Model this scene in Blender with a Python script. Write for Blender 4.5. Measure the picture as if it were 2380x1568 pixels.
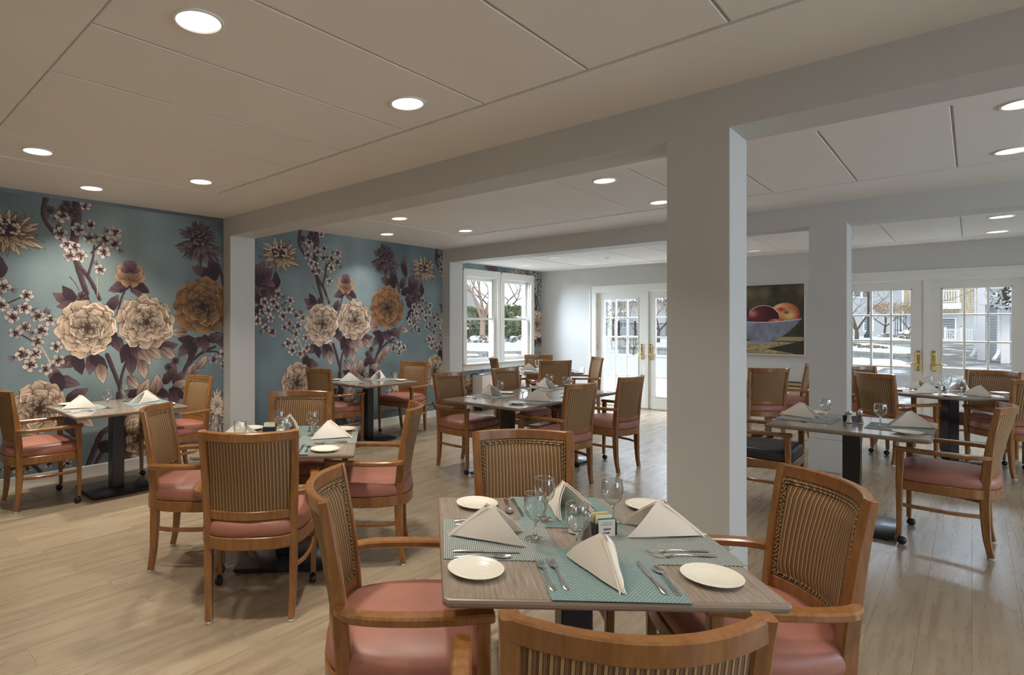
import bpy, bmesh, math, random
import numpy as np
from mathutils import Vector, Matrix

for _o in list(bpy.data.objects):
    bpy.data.objects.remove(_o, do_unlink=True)
SC = bpy.context.scene
COL = SC.collection
R = math.radians
PI = math.pi
rnd = random.Random(7)

# ------------------------------------------------------------------ camera
cam_d = bpy.data.cameras.new('camera')
cam = bpy.data.objects.new('camera', cam_d)
COL.objects.link(cam)
cam.location = (0, 0, 1.475)
cam.rotation_euler = (R(90), 0, R(44.437))
cam_d.sensor_fit = 'HORIZONTAL'
cam_d.sensor_width = 36
cam_d.lens = 36 * 1335.49 / 2380
cam_d.shift_x = 240 / 2380
cam_d.shift_y = -29.5 / 2380
cam_d.clip_start = 0.05
cam_d.clip_end = 600
SC.camera = cam

# ------------------------------------------------------------------ exposure and sky
SC.view_settings.view_transform = 'Standard'
SC.view_settings.look = 'None'
SC.view_settings.gamma = 1
SC.view_settings.use_curve_mapping = False
SC.view_settings.exposure = 0.2
SC.cycles.use_denoising = True
SC.cycles.sample_clamp_indirect = 6
SC.cycles.use_adaptive_sampling = True
SC.cycles.adaptive_threshold = 0.015
SC.cycles.max_bounces = 10
SC.cycles.diffuse_bounces = 5
SC.cycles.transparent_max_bounces = 16
SC.cycles.transmission_bounces = 10

world = bpy.data.worlds.new('overcast_sky')
SC.world = world
world.use_nodes = True
wn = world.node_tree.nodes
bg = wn['Background']
_tc = world.node_tree.nodes.new('ShaderNodeTexCoord')
_sx = world.node_tree.nodes.new('ShaderNodeSeparateXYZ')
_rp = world.node_tree.nodes.new('ShaderNodeValToRGB')       # pale haze at the horizon, blue overhead
world.node_tree.links.new(_tc.outputs['Generated'], _sx.inputs[0])
world.node_tree.links.new(_sx.outputs['Z'], _rp.inputs['Fac'])
_rp.color_ramp.elements[0].position = 0.03
_rp.color_ramp.elements[0].color = (0.96, 0.98, 1.0, 1)
_rp.color_ramp.elements[1].position = 0.55
_rp.color_ramp.elements[1].color = (0.46, 0.60, 0.76, 1)
world.node_tree.links.new(_rp.outputs['Color'], bg.inputs['Color'])
bg.inputs['Strength'].default_value = 1.0
sun_d = bpy.data.lights.new('veiled_sun', 'SUN')
sun_d.energy = 1.9
sun_d.angle = R(25)
sun_d.color = (1.0, 0.92, 0.80)
sun = bpy.data.objects.new('veiled_sun', sun_d)
COL.objects.link(sun)
sun.rotation_euler = Vector((-0.25, 0.62, -0.72)).to_track_quat('-Z', 'Y').to_euler()

LAMP_W = {'warm': 12.0, 'back': 8.0, 'side': 6.0, 'mid': 6.5, 'soft': 3.2, 'dim': 0.5, 'cool': 1.2}     # watts of one recessed light
LAMP_COL = {'warm': (1.0, 0.94, 0.83), 'back': (1.0, 0.94, 0.83), 'side': (1.0, 0.94, 0.83), 'mid': (1.0, 0.98, 0.95), 'soft': (0.97, 0.98, 1.0), 'dim': (0.95, 0.98, 1.0), 'cool': (1.0, 0.96, 0.92)}
DAY_COL = (0.70, 0.84, 1.0)


def area(name, loc, direction, sx, sy, watts, color):
    l = bpy.data.lights.new(name, 'AREA')
    l.shape = 'RECTANGLE'
    l.size, l.size_y = sx, sy
    l.energy = watts
    l.color = color
    o = bpy.data.objects.new(name, l)
    COL.objects.link(o)
    o.location = loc
    o.rotation_euler = Vector(direction).to_track_quat('-Z', 'Y').to_euler()
    return o


# added area lamps outside the glazed openings, boosting the daylight indoors
area('window_daylight', (4.75, 5.3, 1.6), (-1, 0, 0), 2.4, 1.9, 115, DAY_COL)
area('window_daylight', (4.75, 1.3, 1.6), (-1, 0, 0), 2.2, 1.7, 55, DAY_COL)
area('window_daylight', (4.75, 8.7, 1.6), (-1, 0, 0), 1.9, 1.7, 20, DAY_COL)
area('door_daylight', (-4.073, 11.0, 2.75), (0, -1, -.75), 1.9, 1.1, 600, DAY_COL)
area('door_daylight', (-0.431, 11.0, 2.75), (0, -1, -.75), 1.9, 1.1, 330, DAY_COL)
area('sash_fill', (-7.15, 8.67, 3.0), (1, 0, -.8), 1.1, 2.0, 620, DAY_COL)


# ------------------------------------------------------------------ materials
def srgb(r, g, b):
    def f(c):
        c /= 255
        return c / 12.92 if c <= 0.04045 else ((c + 0.055) / 1.055) ** 2.4
    return (f(r), f(g), f(b), 1)


MATS = {}


class NT:
    """small helper around one material's node tree"""
    def __init__(s, name, color=(0.8, 0.8, 0.8, 1), rough=0.5, metal=0.0, coat=0.0, spec=0.5):
        s.m = bpy.data.materials.new(name)
        s.m.use_nodes = True
        s.t = s.m.node_tree
        s.b = s.t.nodes['Principled BSDF']
        s.b.inputs['Base Color'].default_value = color
        s.b.inputs['Roughness'].default_value = rough
        s.b.inputs['Metallic'].default_value = metal
        s.b.inputs['Coat Weight'].default_value = coat
        s.b.inputs['Coat Roughness'].default_value = 0.15
        s.b.inputs['Specular IOR Level'].default_value = spec
        MATS[name] = s.m

    def n(s, kind, **kw):
        nd = s.t.nodes.new(kind)
        for k, v in kw.items():
            if k in nd.inputs:
                nd.inputs[k].default_value = v
            else:
                setattr(nd, k, v)
        return nd

    def l(s, a, b):
        s.t.links.new(a, b)

    def coords(s, which='Object', scale=(1, 1, 1)):
        c = s.n('ShaderNodeTexCoord')
        mp = s.n('ShaderNodeMapping')
        mp.inputs['Scale'].default_value = scale
        s.l(c.outputs[which], mp.inputs['Vector'])
        return mp.outputs['Vector']

    def ramp(s, fac, stops, interp='LINEAR'):
        r = s.n('ShaderNodeValToRGB')
        r.color_ramp.interpolation = interp
        els = r.color_ramp.elements
        while len(els) < len(stops):
            els.new(0.5)
        for e, (p, c) in zip(els, stops):
            e.position = p
            e.color = c
        s.l(fac, r.inputs['Fac'])
        return r.outputs['Color']

    def noise(s, vec, scale=5, detail=3, rough=0.5):
        nd = s.n('ShaderNodeTexNoise')
        nd.inputs['Scale'].default_value = scale
        nd.inputs['Detail'].default_value = detail
        nd.inputs['Roughness'].default_value = rough
        s.l(vec, nd.inputs['Vector'])
        return nd.outputs['Fac']

    def color(s, out):
        s.l(out, s.b.inputs['Base Color'])

    def bump(s, h, strength=0.2, dist=0.002):
        b = s.n('ShaderNodeBump')
        b.inputs['Strength'].default_value = strength
        b.inputs['Distance'].default_value = dist
        s.l(h, b.inputs['Height'])
        s.l(b.outputs['Normal'], s.b.inputs['Normal'])

    def math(s, op, a, b=None):
        nd = s.n('ShaderNodeMath', operation=op)
        for i, v in enumerate((a, b)):
            if v is None:
                continue
            if isinstance(v, (int, float)):
                nd.inputs[i].default_value = v
            else:
                s.l(v, nd.inputs[i])
        return nd.outputs[0]


def simple(name, color, rough=0.5, metal=0.0, coat=0.0, vary=0.0, vscale=8, spec=0.5):
    m = NT(name, color, rough, metal, coat, spec)
    if vary:
        f = m.noise(m.coords('Object'), vscale, 4)
        lo = tuple(c * (1 - vary) for c in color[:3]) + (1,)
        hi = tuple(min(1, c * (1 + vary)) for c in color[:3]) + (1,)
        m.color(m.ramp(f, [(0.3, lo), (0.7, hi)]))
    return m.m


simple('wall_paint', srgb(200, 198, 193), 0.55, vary=0.015, vscale=3)
simple('trim_paint', srgb(232, 230, 222), 0.4, vary=0.01)
simple('ceiling_paint', srgb(236, 231, 224), 0.6, vary=0.012, vscale=2)
simple('wainscot_paint', srgb(196, 176, 146), 0.5, vary=0.02)
simple('dark_rail', srgb(60, 55, 50), 0.4, vary=0.05)
simple('gap_grey', srgb(196, 194, 190), 0.6, vary=0.02)
m = NT('ceiling_tile', srgb(222, 213, 203), 0.75)
v = m.coords('Object', (1, 1, 1))
f = m.noise(v, 260, 2)
m.color(m.ramp(f, [(0.3, srgb(230, 225, 218)), (0.7, srgb(241, 237, 231))]))
m.bump(f, 0.15, 0.001)

# wood of the chairs
m = NT('chair_wood', srgb(150, 95, 50), 0.3, coat=0.35)
v = m.coords('Object', (30, 30, 5))
f = m.noise(v, 1.6, 5, 0.6)
m.color(m.ramp(f, [(0.25, srgb(124, 79, 40)), (0.55, srgb(150, 101, 54)), (0.8, srgb(168, 119, 66))]))

# striped upholstery
m = NT('striped_fabric', srgb(150, 120, 80), 0.85, spec=0.2)
c = m.n('ShaderNodeTexCoord')
sp = m.n('ShaderNodeSeparateXYZ')
m.l(c.outputs['Object'], sp.inputs[0])
f = m.math('FRACT', m.math('MULTIPLY', m.math('ADD', sp.outputs['X'], 3.0), 1 / 0.0165))
col = m.ramp(f, [(0.0, srgb(88, 58, 46)), (0.10, srgb(186, 156, 110)), (0.42, srgb(84, 54, 44)), (0.50, srgb(140, 106, 78)),
                 (0.84, srgb(86, 56, 46)), (0.90, srgb(122, 94, 66))], 'CONSTANT')
nz = m.noise(m.coords('Object'), 900, 2)
mx = m.n('ShaderNodeMixRGB', blend_type='MULTIPLY')
mx.inputs['Fac'].default_value = 0.35
m.l(col, mx.inputs['Color1'])
m.l(m.ramp(nz, [(0.3, (0.6, 0.6, 0.6, 1)), (0.7, (1, 1, 1, 1))]), mx.inputs['Color2'])
m.color(mx.outputs['Color'])
m = NT('welt_trim', srgb(150, 118, 74), 0.6)
v = m.coords('Object', (1, 1, 1))
w = m.n('ShaderNodeTexChecker')
w.inputs['Scale'].default_value = 130
w.inputs['Color1'].default_value = srgb(62, 40, 26)
w.inputs['Color2'].default_value = srgb(176, 144, 96)
m.l(v, w.inputs['Vector'])
m.color(w.outputs['Color'])

m = NT('rose_vinyl', srgb(186, 112, 98), 0.42, spec=0.5)
v = m.coords('Object')
f = m.noise(v, 6, 3)
m.color(m.ramp(f, [(0.3, srgb(160, 104, 88)), (0.7, srgb(174, 116, 100))]))
vo = m.n('ShaderNodeTexVoronoi')
vo.inputs['Scale'].default_value = 260
m.l(v, vo.inputs['Vector'])
m.bump(vo.outputs['Distance'], 0.25, 0.001)
simple('black_vinyl', srgb(44, 46, 50), 0.38, vary=0.1)
simple('black_metal', srgb(34, 34, 40), 0.34, coat=0.15, vary=0.1)
simple('caster_black', srgb(34, 32, 30), 0.3, vary=0.1)
simple('nickel', (0.75, 0.74, 0.72, 1), 0.25, 1.0, vary=0.05)
simple('glide_grey', srgb(206, 204, 198), 0.45, vary=0.05)
simple('steel', (0.78, 0.77, 0.75, 1), 0.2, 1.0, vary=0.05)
simple('brass', (0.83, 0.62, 0.26, 1), 0.18, 1.0, vary=0.06)
simple('porcelain', srgb(240, 234, 218), 0.18, coat=0.3, vary=0.01)
simple('charcoal_plastic', srgb(36, 38, 44), 0.35, vary=0.08)
simple('salt_grain', srgb(232, 228, 218), 0.8, vary=0.04, vscale=200)
simple('pepper_grain', srgb(92, 84, 72), 0.85, vary=0.5, vscale=300)
simple('packet_yellow', srgb(238, 206, 84), 0.5, vary=0.08)
simple('packet_blue', srgb(120, 160, 206), 0.5, vary=0.08)
simple('packet_white', srgb(232, 230, 224), 0.5, vary=0.04)
simple('card_paper', srgb(222, 216, 202), 0.6, vary=0.03)
simple('ink_blue', srgb(70, 72, 116), 0.6, vary=0.05)
simple('card_green', srgb(40, 92, 74), 0.5, vary=0.05)

m = NT('napkin_cloth', srgb(226, 212, 198), 0.85, spec=0.2)
v = m.coords('Object')
f = m.noise(v, 700, 2)
m.color(m.ramp(f, [(0.3, srgb(234, 222, 208)), (0.7, srgb(243, 233, 221))]))
m.bump(m.noise(v, 22, 3), 0.25, 0.004)

# table laminate, grain along local y
m = NT('table_laminate', srgb(150, 134, 120), 0.11, spec=0.9)
v = m.coords('Object', (1, 0.06, 1))
f = m.noise(v, 130, 4, 0.65)
m.color(m.ramp(f, [(0.25, srgb(126, 110, 98)), (0.5, srgb(150, 135, 121)), (0.75, srgb(172, 158, 144))]))
simple('table_edge', srgb(138, 122, 106), 0.35, vary=0.06)


def weave(name, dark, light):
    m = NT(name, light, 0.7, spec=0.3)
    c = m.n('ShaderNodeTexCoord')
    br = m.n('ShaderNodeTexBrick')
    br.offset = 0.5
    br.inputs['Color1'].default_value = light
    br.inputs['Color2'].default_value = tuple(x * 0.8 for x in light[:3]) + (1,)
    br.inputs['Mortar'].default_value = dark
    br.inputs['Scale'].default_value = 1.0
    br.inputs['Mortar Size'].default_value = 0.0022
    br.inputs['Mortar Smooth'].default_value = 0.2
    br.inputs['Brick Width'].default_value = 0.011
    br.inputs['Row Height'].default_value = 0.0065
    m.l(c.outputs['Object'], br.inputs['Vector'])
    m.color(br.outputs['Color'])
    m.bump(br.outputs['Fac'], -0.4, 0.001)


weave('mat_teal', srgb(100, 128, 130), srgb(184, 198, 188))
weave('mat_grey', srgb(112, 122, 122), srgb(214, 214, 202))

# vinyl planks of the floor
m = NT('floor_plank', srgb(176, 158, 134), 0.32, spec=0.45)
gm = m.n('ShaderNodeNewGeometry')
oi = m.n('ShaderNodeObjectInfo')
mp = m.n('ShaderNodeMapping')
mp.inputs['Scale'].default_value = (11, 0.7, 1)
m.l(gm.outputs['Position'], mp.inputs['Vector'])
cmb = m.n('ShaderNodeCombineXYZ')
m.l(m.math('MULTIPLY', oi.outputs['Random'], 40.0), cmb.inputs['Z'])
va = m.n('ShaderNodeVectorMath', operation='ADD')
m.l(mp.outputs['Vector'], va.inputs[0])
m.l(cmb.outputs[0], va.inputs[1])
f = m.noise(va.outputs[0], 2.0, 6, 0.62)
f2 = m.math('ADD', m.math('MULTIPLY', f, 0.92), m.math('MULTIPLY', oi.outputs['Random'], 0.08))
m.color(m.ramp(f2, [(0.25, srgb(140, 122, 98)), (0.5, srgb(159, 141, 117)), (0.75, srgb(174, 158, 134))]))
m.bump(f, 0.12, 0.002)
rr = m.n('ShaderNodeMapRange')
rr.inputs['To Min'].default_value = 0.20
rr.inputs['To Max'].default_value = 0.36
m.l(f, rr.inputs['Value'])
m.l(rr.outputs[0], m.b.inputs['Roughness'])
simple('subfloor', srgb(140, 122, 98), 0.8, vary=0.05)


def glass(name, tint, rough, gloss_floor, power):
    """thin clear sheet: lets light straight through, mirrors at grazing angles"""
    m = bpy.data.materials.new(name)
    m.use_nodes = True
    t = m.node_tree
    t.nodes.clear()
    out = t.nodes.new('ShaderNodeOutputMaterial')
    tr = t.nodes.new('ShaderNodeBsdfTransparent')
    tr.inputs['Color'].default_value = tint
    gl = t.nodes.new('ShaderNodeBsdfGlossy')
    gl.inputs['Roughness'].default_value = rough
    fr = t.nodes.new('ShaderNodeLayerWeight')
    fr.inputs['Blend'].default_value = 0.5
    pw_ = t.nodes.new('ShaderNodeMath')
    pw_.operation = 'POWER'
    pw_.inputs[1].default_value = power
    sc_ = t.nodes.new('ShaderNodeMath')
    sc_.operation = 'MULTIPLY'
    sc_.inputs[1].default_value = 0.75
    ad = t.nodes.new('ShaderNodeMath')
    ad.operation = 'ADD'
    ad.inputs[1].default_value = gloss_floor
    t.links.new(fr.outputs['Facing'], pw_.inputs[0])
    t.links.new(pw_.outputs[0], sc_.inputs[0])
    t.links.new(sc_.outputs[0], ad.inputs[0])
    mx = t.nodes.new('ShaderNodeMixShader')
    t.links.new(ad.outputs[0], mx.inputs['Fac'])
    t.links.new(tr.outputs[0], mx.inputs[1])
    t.links.new(gl.outputs[0], mx.inputs[2])
    t.links.new(mx.outputs[0], out.inputs['Surface'])
    MATS[name] = m


glass('window_glass', (0.985, 0.99, 0.99, 1), 0.02, 0.02, 5.0)
glass('goblet_glass', (0.975, 0.985, 0.98, 1), 0.03, 0.07, 2.2)
glass('rim_glass', (0.95, 0.98, 1.0, 1), 0.05, 0.45, 1.5)
m = bpy.data.materials.new('solid_glass')
m.use_nodes = True
pb = m.node_tree.nodes['Principled BSDF']
pb.inputs['Base Color'].default_value = (0.97, 0.99, 0.98, 1)
pb.inputs['Transmission Weight'].default_value = 1
pb.inputs['Roughness'].default_value = 0.03
pb.inputs['IOR'].default_value = 1.45
MATS['solid_glass'] = m
m = bpy.data.materials.new('lamp_lens')
m.use_nodes = True
pb = m.node_tree.nodes['Principled BSDF']
pb.inputs['Base Color'].default_value = (0.9, 0.88, 0.82, 1)
pb.inputs['Emission Color'].default_value = (1.0, 0.93, 0.82, 1)
pb.inputs['Emission Strength'].default_value = 3.0
MATS['lamp_lens'] = m
m = m.copy()
m.name = 'lamp_lens_low'
m.node_tree.nodes['Principled BSDF'].inputs['Emission Strength'].default_value = 0.35
MATS['lamp_lens_low'] = m
# outdoors
simple('snow', srgb(244, 246, 250), 0.8, vary=0.02, vscale=3)
simple('white_vinyl', srgb(236, 238, 240), 0.5, vary=0.02)
simple('grey_siding', srgb(186, 192, 198), 0.6, vary=0.03)
simple('slate_siding', srgb(150, 158, 166), 0.6, vary=0.03)
simple('pale_siding', srgb(166, 168, 164), 0.6, vary=0.03)
simple('tan_shingle', srgb(196, 187, 166), 0.8, vary=0.12, vscale=2)
simple('dark_window', srgb(66, 76, 86), 0.2, vary=0.1)
simple('iron_black', srgb(44, 46, 50), 0.5, vary=0.1)
simple('lamp_iron', srgb(60, 72, 80), 0.5, vary=0.1)
simple('bark_brown', srgb(104, 92, 76), 0.9, vary=0.25, vscale=20)
simple('bark_tan', srgb(172, 146, 126), 0.85, vary=0.15, vscale=12)
simple('dry_leaf', srgb(188, 164, 134), 0.9, vary=0.25, vscale=9)
simple('evergreen', srgb(112, 120, 72), 0.9, vary=0.45, vscale=3)
simple('evergreen_dark', srgb(104, 114, 92), 0.9, vary=0.4, vscale=3)
simple('stone_cap', srgb(160, 156, 142), 0.85, vary=0.12, vscale=6)
simple('planter_board', srgb(172, 180, 180), 0.7, vary=0.06, vscale=2)
simple('weathered_box', srgb(140, 140, 142), 0.8, vary=0.12)
simple('roof_snow', srgb(238, 241, 246), 0.8, vary=0.02)
m = NT('wet_patio', srgb(120, 116, 114), 0.35)
gm = m.n('ShaderNodeNewGeometry')
mp = m.n('ShaderNodeMapping')
mp.inputs['Scale'].default_value = (0.8, 0.32, 1)
m.l(gm.outputs['Position'], mp.inputs['Vector'])
f = m.noise(mp.outputs['Vector'], 1.0, 7, 0.65)
m.color(m.ramp(f, [(0.47, srgb(112, 106, 104)), (0.53, srgb(150, 148, 148)), (0.60, srgb(236, 238, 242))]))


def M(n):
    return MATS[n]


# ------------------------------------------------------------------ mesh builders
class MB:
    def __init__(s):
        s.v, s.f, s.mi, s.uv = [], [], [], None

    def add(s, vs, fs, mi=0):
        b = len(s.v)
        s.v.extend([tuple(p) for p in vs])
        s.f.extend([tuple(b + i for i in f) for f in fs])
        s.mi.extend([mi] * len(fs))
        return s

    def box(s, x0, y0, z0, x1, y1, z1, mi=0):
        vs = [(x0, y0, z0), (x1, y0, z0), (x1, y1, z0), (x0, y1, z0), (x0, y0, z1), (x1, y0, z1), (x1, y1, z1), (x0, y1, z1)]
        return s.add(vs, [(0, 3, 2, 1), (4, 5, 6, 7), (0, 1, 5, 4), (1, 2, 6, 5), (2, 3, 7, 6), (3, 0, 4, 7)], mi)

    def bevbox(s, x0, y0, z0, x1, y1, z1, b, mi=0):
        """box with all upright and top edges chamfered by b"""
        def ring(i, z):
            return [(x0 + i + b, y0 + i, z), (x1 - i - b, y0 + i, z), (x1 - i, y0 + i + b, z), (x1 - i, y1 - i - b, z),
                    (x1 - i - b, y1 - i, z), (x0 + i + b, y1 - i, z), (x0 + i, y1 - i - b, z), (x0 + i, y0 + i + b, z)]
        return s.rings([ring(b, z0), ring(0, z0 + b), ring(0, z1 - b), ring(b, z1)], True, True, True, mi)

    def rings(s, rs, closed=True, cap0=False, cap1=False, mi=0):
        n = len(rs[0])
        vs = [p for r in rs for p in r]
        fs = []
        for i in range(len(rs) - 1):
            for j in range(n if closed else n - 1):
                k = (j + 1) % n
                fs.append((i * n + j, i * n + k, (i + 1) * n + k, (i + 1) * n + j))
        if cap0:
            fs.append(tuple(range(n - 1, -1, -1)))
        if cap1:
            b = (len(rs) - 1) * n
            fs.append(tuple(b + j for j in range(n)))
        return s.add(vs, fs, mi)

    def lathe(s, prof, seg=24, c=(0, 0, 0), mi=0, cap0=False, cap1=False):
        rs = [[(c[0] + r * math.cos(2 * PI * j / seg), c[1] + r * math.sin(2 * PI * j / seg), c[2] + z) for j in range(seg)] for r, z in prof]
        return s.rings(rs, True, cap0, cap1, mi)

    def sweep(s, path, dims, up=(0, 0, 1), ch=0.2, mi=0):
        """rectangular bar with chamfered edges along a path; dims = (width across, height along up) or one pair per point"""
        P = [Vector(p) for p in path]
        if not isinstance(dims[0], (tuple, list)):
            dims = [dims] * len(P)
        rs = []
        for i, p in enumerate(P):
            t = (P[min(i + 1, len(P) - 1)] - P[max(i - 1, 0)]).normalized()
            u = Vector(up)
            x = t.cross(u).normalized()
            z = x.cross(t).normalized()
            w, h = dims[i][0] / 2, dims[i][1] / 2
            b = min(w, h) * 2 * ch
            rs.append([tuple(p + x * a + z * c) for a, c in ((-w + b, -h), (w - b, -h), (w, -h + b), (w, h - b), (w - b, h), (-w + b, h), (-w, h - b), (-w, -h + b))])
        return s.rings(rs, True, True, True, mi)

    def tube(s, path, rad, seg=8, mi=0):
        P = [Vector(p) for p in path]
        if not isinstance(rad, (tuple, list)):
            rad = [rad] * len(P)
        rs = []
        x = None
        for i, p in enumerate(P):
            t = (P[min(i + 1, len(P) - 1)] - P[max(i - 1, 0)]).normalized()
            if x is None:
                x = t.orthogonal().normalized()
            else:
                x = (x - t * x.dot(t)).normalized()
            y = t.cross(x)
            rs.append([tuple(p + (x * math.cos(2 * PI * j / seg) + y * math.sin(2 * PI * j / seg)) * rad[i]) for j in range(seg)])
        return s.rings(rs, True, True, True, mi)

    def sphere(s, c, r, seg=12, rings=8, mi=0, sz=1.0):
        prof = [(max(1e-4, r * math.sin(PI * i / rings)), -r * sz * math.cos(PI * i / rings)) for i in range(rings + 1)]
        return s.lathe(prof, seg, c, mi)

    def mesh(s, name, mats, angle=40):
        me = bpy.data.meshes.new(name)
        me.from_pydata(s.v, [], s.f)
        if not isinstance(mats, (list, tuple)):
            mats = [mats]
        for m in mats:
            me.materials.append(M(m) if isinstance(m, str) else m)
        if any(s.mi):
            me.polygons.foreach_set('material_index', s.mi)
        if angle:
            me.polygons.foreach_set('use_smooth', [True] * len(me.polygons))
            me.set_sharp_from_angle(angle=R(angle))
        me.update()
        return me

    def build(s, name, mats, parent=None, angle=40):
        o = bpy.data.objects.new(name, s.mesh(name, mats, angle))
        COL.objects.link(o)
        if parent is not None:
            o.parent = parent
        return o


def tag(o, label=None, cat=None, group=None, kind=None):
    if label: o['label'] = label
    if cat: o['category'] = cat
    if group: o['group'] = group
    if kind: o['kind'] = kind
    return o


def empty(name, loc=(0, 0, 0), rz=0.0):
    o = bpy.data.objects.new(name, None)
    COL.objects.link(o)
    o.empty_display_size = 0.1
    o.location = loc
    o.rotation_euler = (0, 0, rz)
    return o


KIDS = {}


def copy_tree(src, loc=None, rz=None, label=None, group=None, parent=None):
    c = src.copy()
    COL.objects.link(c)
    c.parent = parent
    if loc is not None: c.location = loc
    if rz is not None: c.rotation_euler = (0, 0, rz)
    if label: c['label'] = label
    if group: c['group'] = group
    kids = KIDS.get(src.name)
    if kids is None:
        kids = [k for k in src.children]
        KIDS[src.name] = kids
    for k in kids:
        copy_tree(k, parent=c)
    return c


def smooth(t):
    t = min(1, max(0, t))
    return t * t * (3 - 2 * t)


def catmull(pts, n=6, closed=False):
    P = [Vector(p) for p in pts]
    out = []
    m_ = len(P)
    for i in range(m_ if closed else m_ - 1):
        g = (lambda k: P[k % m_]) if closed else (lambda k: P[min(max(k, 0), m_ - 1)])
        p0, p1, p2, p3 = g(i - 1), g(i), g(i + 1), g(i + 2)
        for j in range(n):
            t = j / n
            out.append(0.5 * ((2 * p1) + (p2 - p0) * t + (2 * p0 - 5 * p1 + 4 * p2 - p3) * t * t + (3 * p1 - p0 - 3 * p2 + p3) * t ** 3))
    if not closed:
        out.append(P[-1])
    return out


# ------------------------------------------------------------------ room shell
XL, YB, XR, YF = -6.16, 10.07, 4.5, -1.8
ZC, ZC3 = 2.697, 2.53
B1, B2 = (3.231, 3.543), (7.06, 7.383)      # beams / column rows
ZB = 2.482


def structure(o):
    o['kind'] = 'structure'
    return o


# floor: sub-floor slab with separate planks, rows along y
fl = structure(MB().box(XL - .2, YF - .2, -.08, XR + .2, YB + .2, -.012).build('floor', 'subfloor'))
PW, PL = 0.181, 1.22
fw = Vector((-math.sin(R(44.437)), math.cos(R(44.437))))
rt = Vector((math.cos(R(44.437)), math.sin(R(44.437))))
spots = []
ix = 0
x = XL + 0.004
while x < XR:
    off = (ix * 0.47 % 1) * PL
    y = YF - off
    while y < YB:
        a, b = max(y, YF), min(y + PL, YB)
        if b - a > .05:
            spots.append((x, min(x + PW, XR), a, b))
        y += PL
    x += PW
    ix += 1


def vis_rank(s):
    c = Vector(((s[0] + s[1]) / 2, (s[2] + s[3]) / 2))
    d, l = c.dot(fw), c.dot(rt)
    if d < 0.7 or not (-0.80 < l / d < 1.16):
        return 1e6 + c.length
    return c.length


spots.sort(key=vis_rank)
plank_me = {}
rest = MB()
for i, (x0, x1, y0, y1) in enumerate(spots):
    if i < 290:
        key = (round(x1 - x0, 3), round(y1 - y0, 3))
        if key not in plank_me:
            w, h = key
            plank_me[key] = MB().rings([[(g, g, z), (w - g, g, z), (w - g, h - g, z), (g, h - g, z)] for g, z in ((.0002, -.006), (.0002, -.0006), (.0007, 0))],
                                       True, False, True).mesh('plank', 'floor_plank', 0)
        o = bpy.data.objects.new('plank', plank_me[key])
        COL.objects.link(o)
        o.location = (x0, y0, 0)
        o.parent = fl
    else:
        rest.rings([[(x0 + g, y0 + g, z), (x1 - g, y0 + g, z), (x1 - g, y1 - g, z), (x0 + g, y1 - g, z)] for g, z in ((.0002, -.006), (.0002, -.0006), (.0007, 0))], True, False, True)
tag(rest.build('further_planks', 'floor_plank', fl, 0), kind='stuff')


# ---- printed wallpaper: a flower print painted into a generated picture
PT, HT, PPM = 2.63, 2.70, 520            # repeat width (m), height (m), pixels per metre
IW, IH = int(PT * PPM), int(HT * PPM)
rg = np.random.RandomState(5)


def value_noise(w, h, cell, wrap=True):
    gw, gh = max(2, int(w / cell)), max(2, int(h / cell))
    g = rg.rand(gh + 1, gw)
    g = np.concatenate([g, g[:, :1]], 1)
    yy = np.linspace(0, gh - 1e-4, h)
    xx = np.linspace(0, gw - 1e-4, w)
    yi, xi = yy.astype(int), xx.astype(int)
    fy, fx = (yy - yi)[:, None], (xx - xi)[None, :]
    fy, fx = fy * fy * (3 - 2 * fy), fx * fx * (3 - 2 * fx)
    a, b = g[yi][:, xi], g[yi][:, xi + 1]
    c, d = g[yi + 1][:, xi], g[yi + 1][:, xi + 1]
    return (a * (1 - fx) + b * fx) * (1 - fy) + (c * (1 - fx) + d * fx) * fy


def C(*c):
    return np.array(c, float) / 255


n1 = value_noise(IW, IH, 420)[..., None]
n2 = value_noise(IW, IH, 110)[..., None]
n3 = value_noise(IW, IH, 3)[..., None]
sx = (np.arange(IW) / IW)[None, :, None]
zz = (np.arange(IH) / IH)[:, None, None]
glow = np.exp(-(((sx - 0.52) / 0.28) ** 2 + ((zz - 0.66) / 0.45) ** 2))  # paler middle: the print's own tone plus wall-washer light painted in
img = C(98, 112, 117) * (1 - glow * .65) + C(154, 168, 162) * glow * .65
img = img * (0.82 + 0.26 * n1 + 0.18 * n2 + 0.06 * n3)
wash = value_noise(IW, IH, 30)[..., None] * .6 + value_noise(IW, IH, 9)[..., None] * .4


def paint(cx, cz, hx, hz, fn):
    """fn(S, Z) -> (alpha, rgb); S, Z in metres; wraps sideways"""
    x0, x1 = int((cx - hx) * PPM) - 2, int((cx + hx) * PPM) + 3
    z0, z1 = max(0, int((cz - hz) * PPM) - 2), min(IH, int((cz + hz) * PPM) + 3)
    if z1 <= z0:
        return
    xs = np.arange(x0, x1)
    S, Z = np.meshgrid((xs + .5) / PPM, (np.arange(z0, z1) + .5) / PPM)
    a, rgb = fn(S, Z)
    a = a[..., None]
    xi = xs % IW
    reg = img[z0:z1][:, xi]
    ws = wash[z0:z1][:, xi]
    img[z0:z1, xi] = reg * (1 - a) + rgb * (0.86 + 0.26 * ws) * a


INK = C(38, 28, 32)


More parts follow.
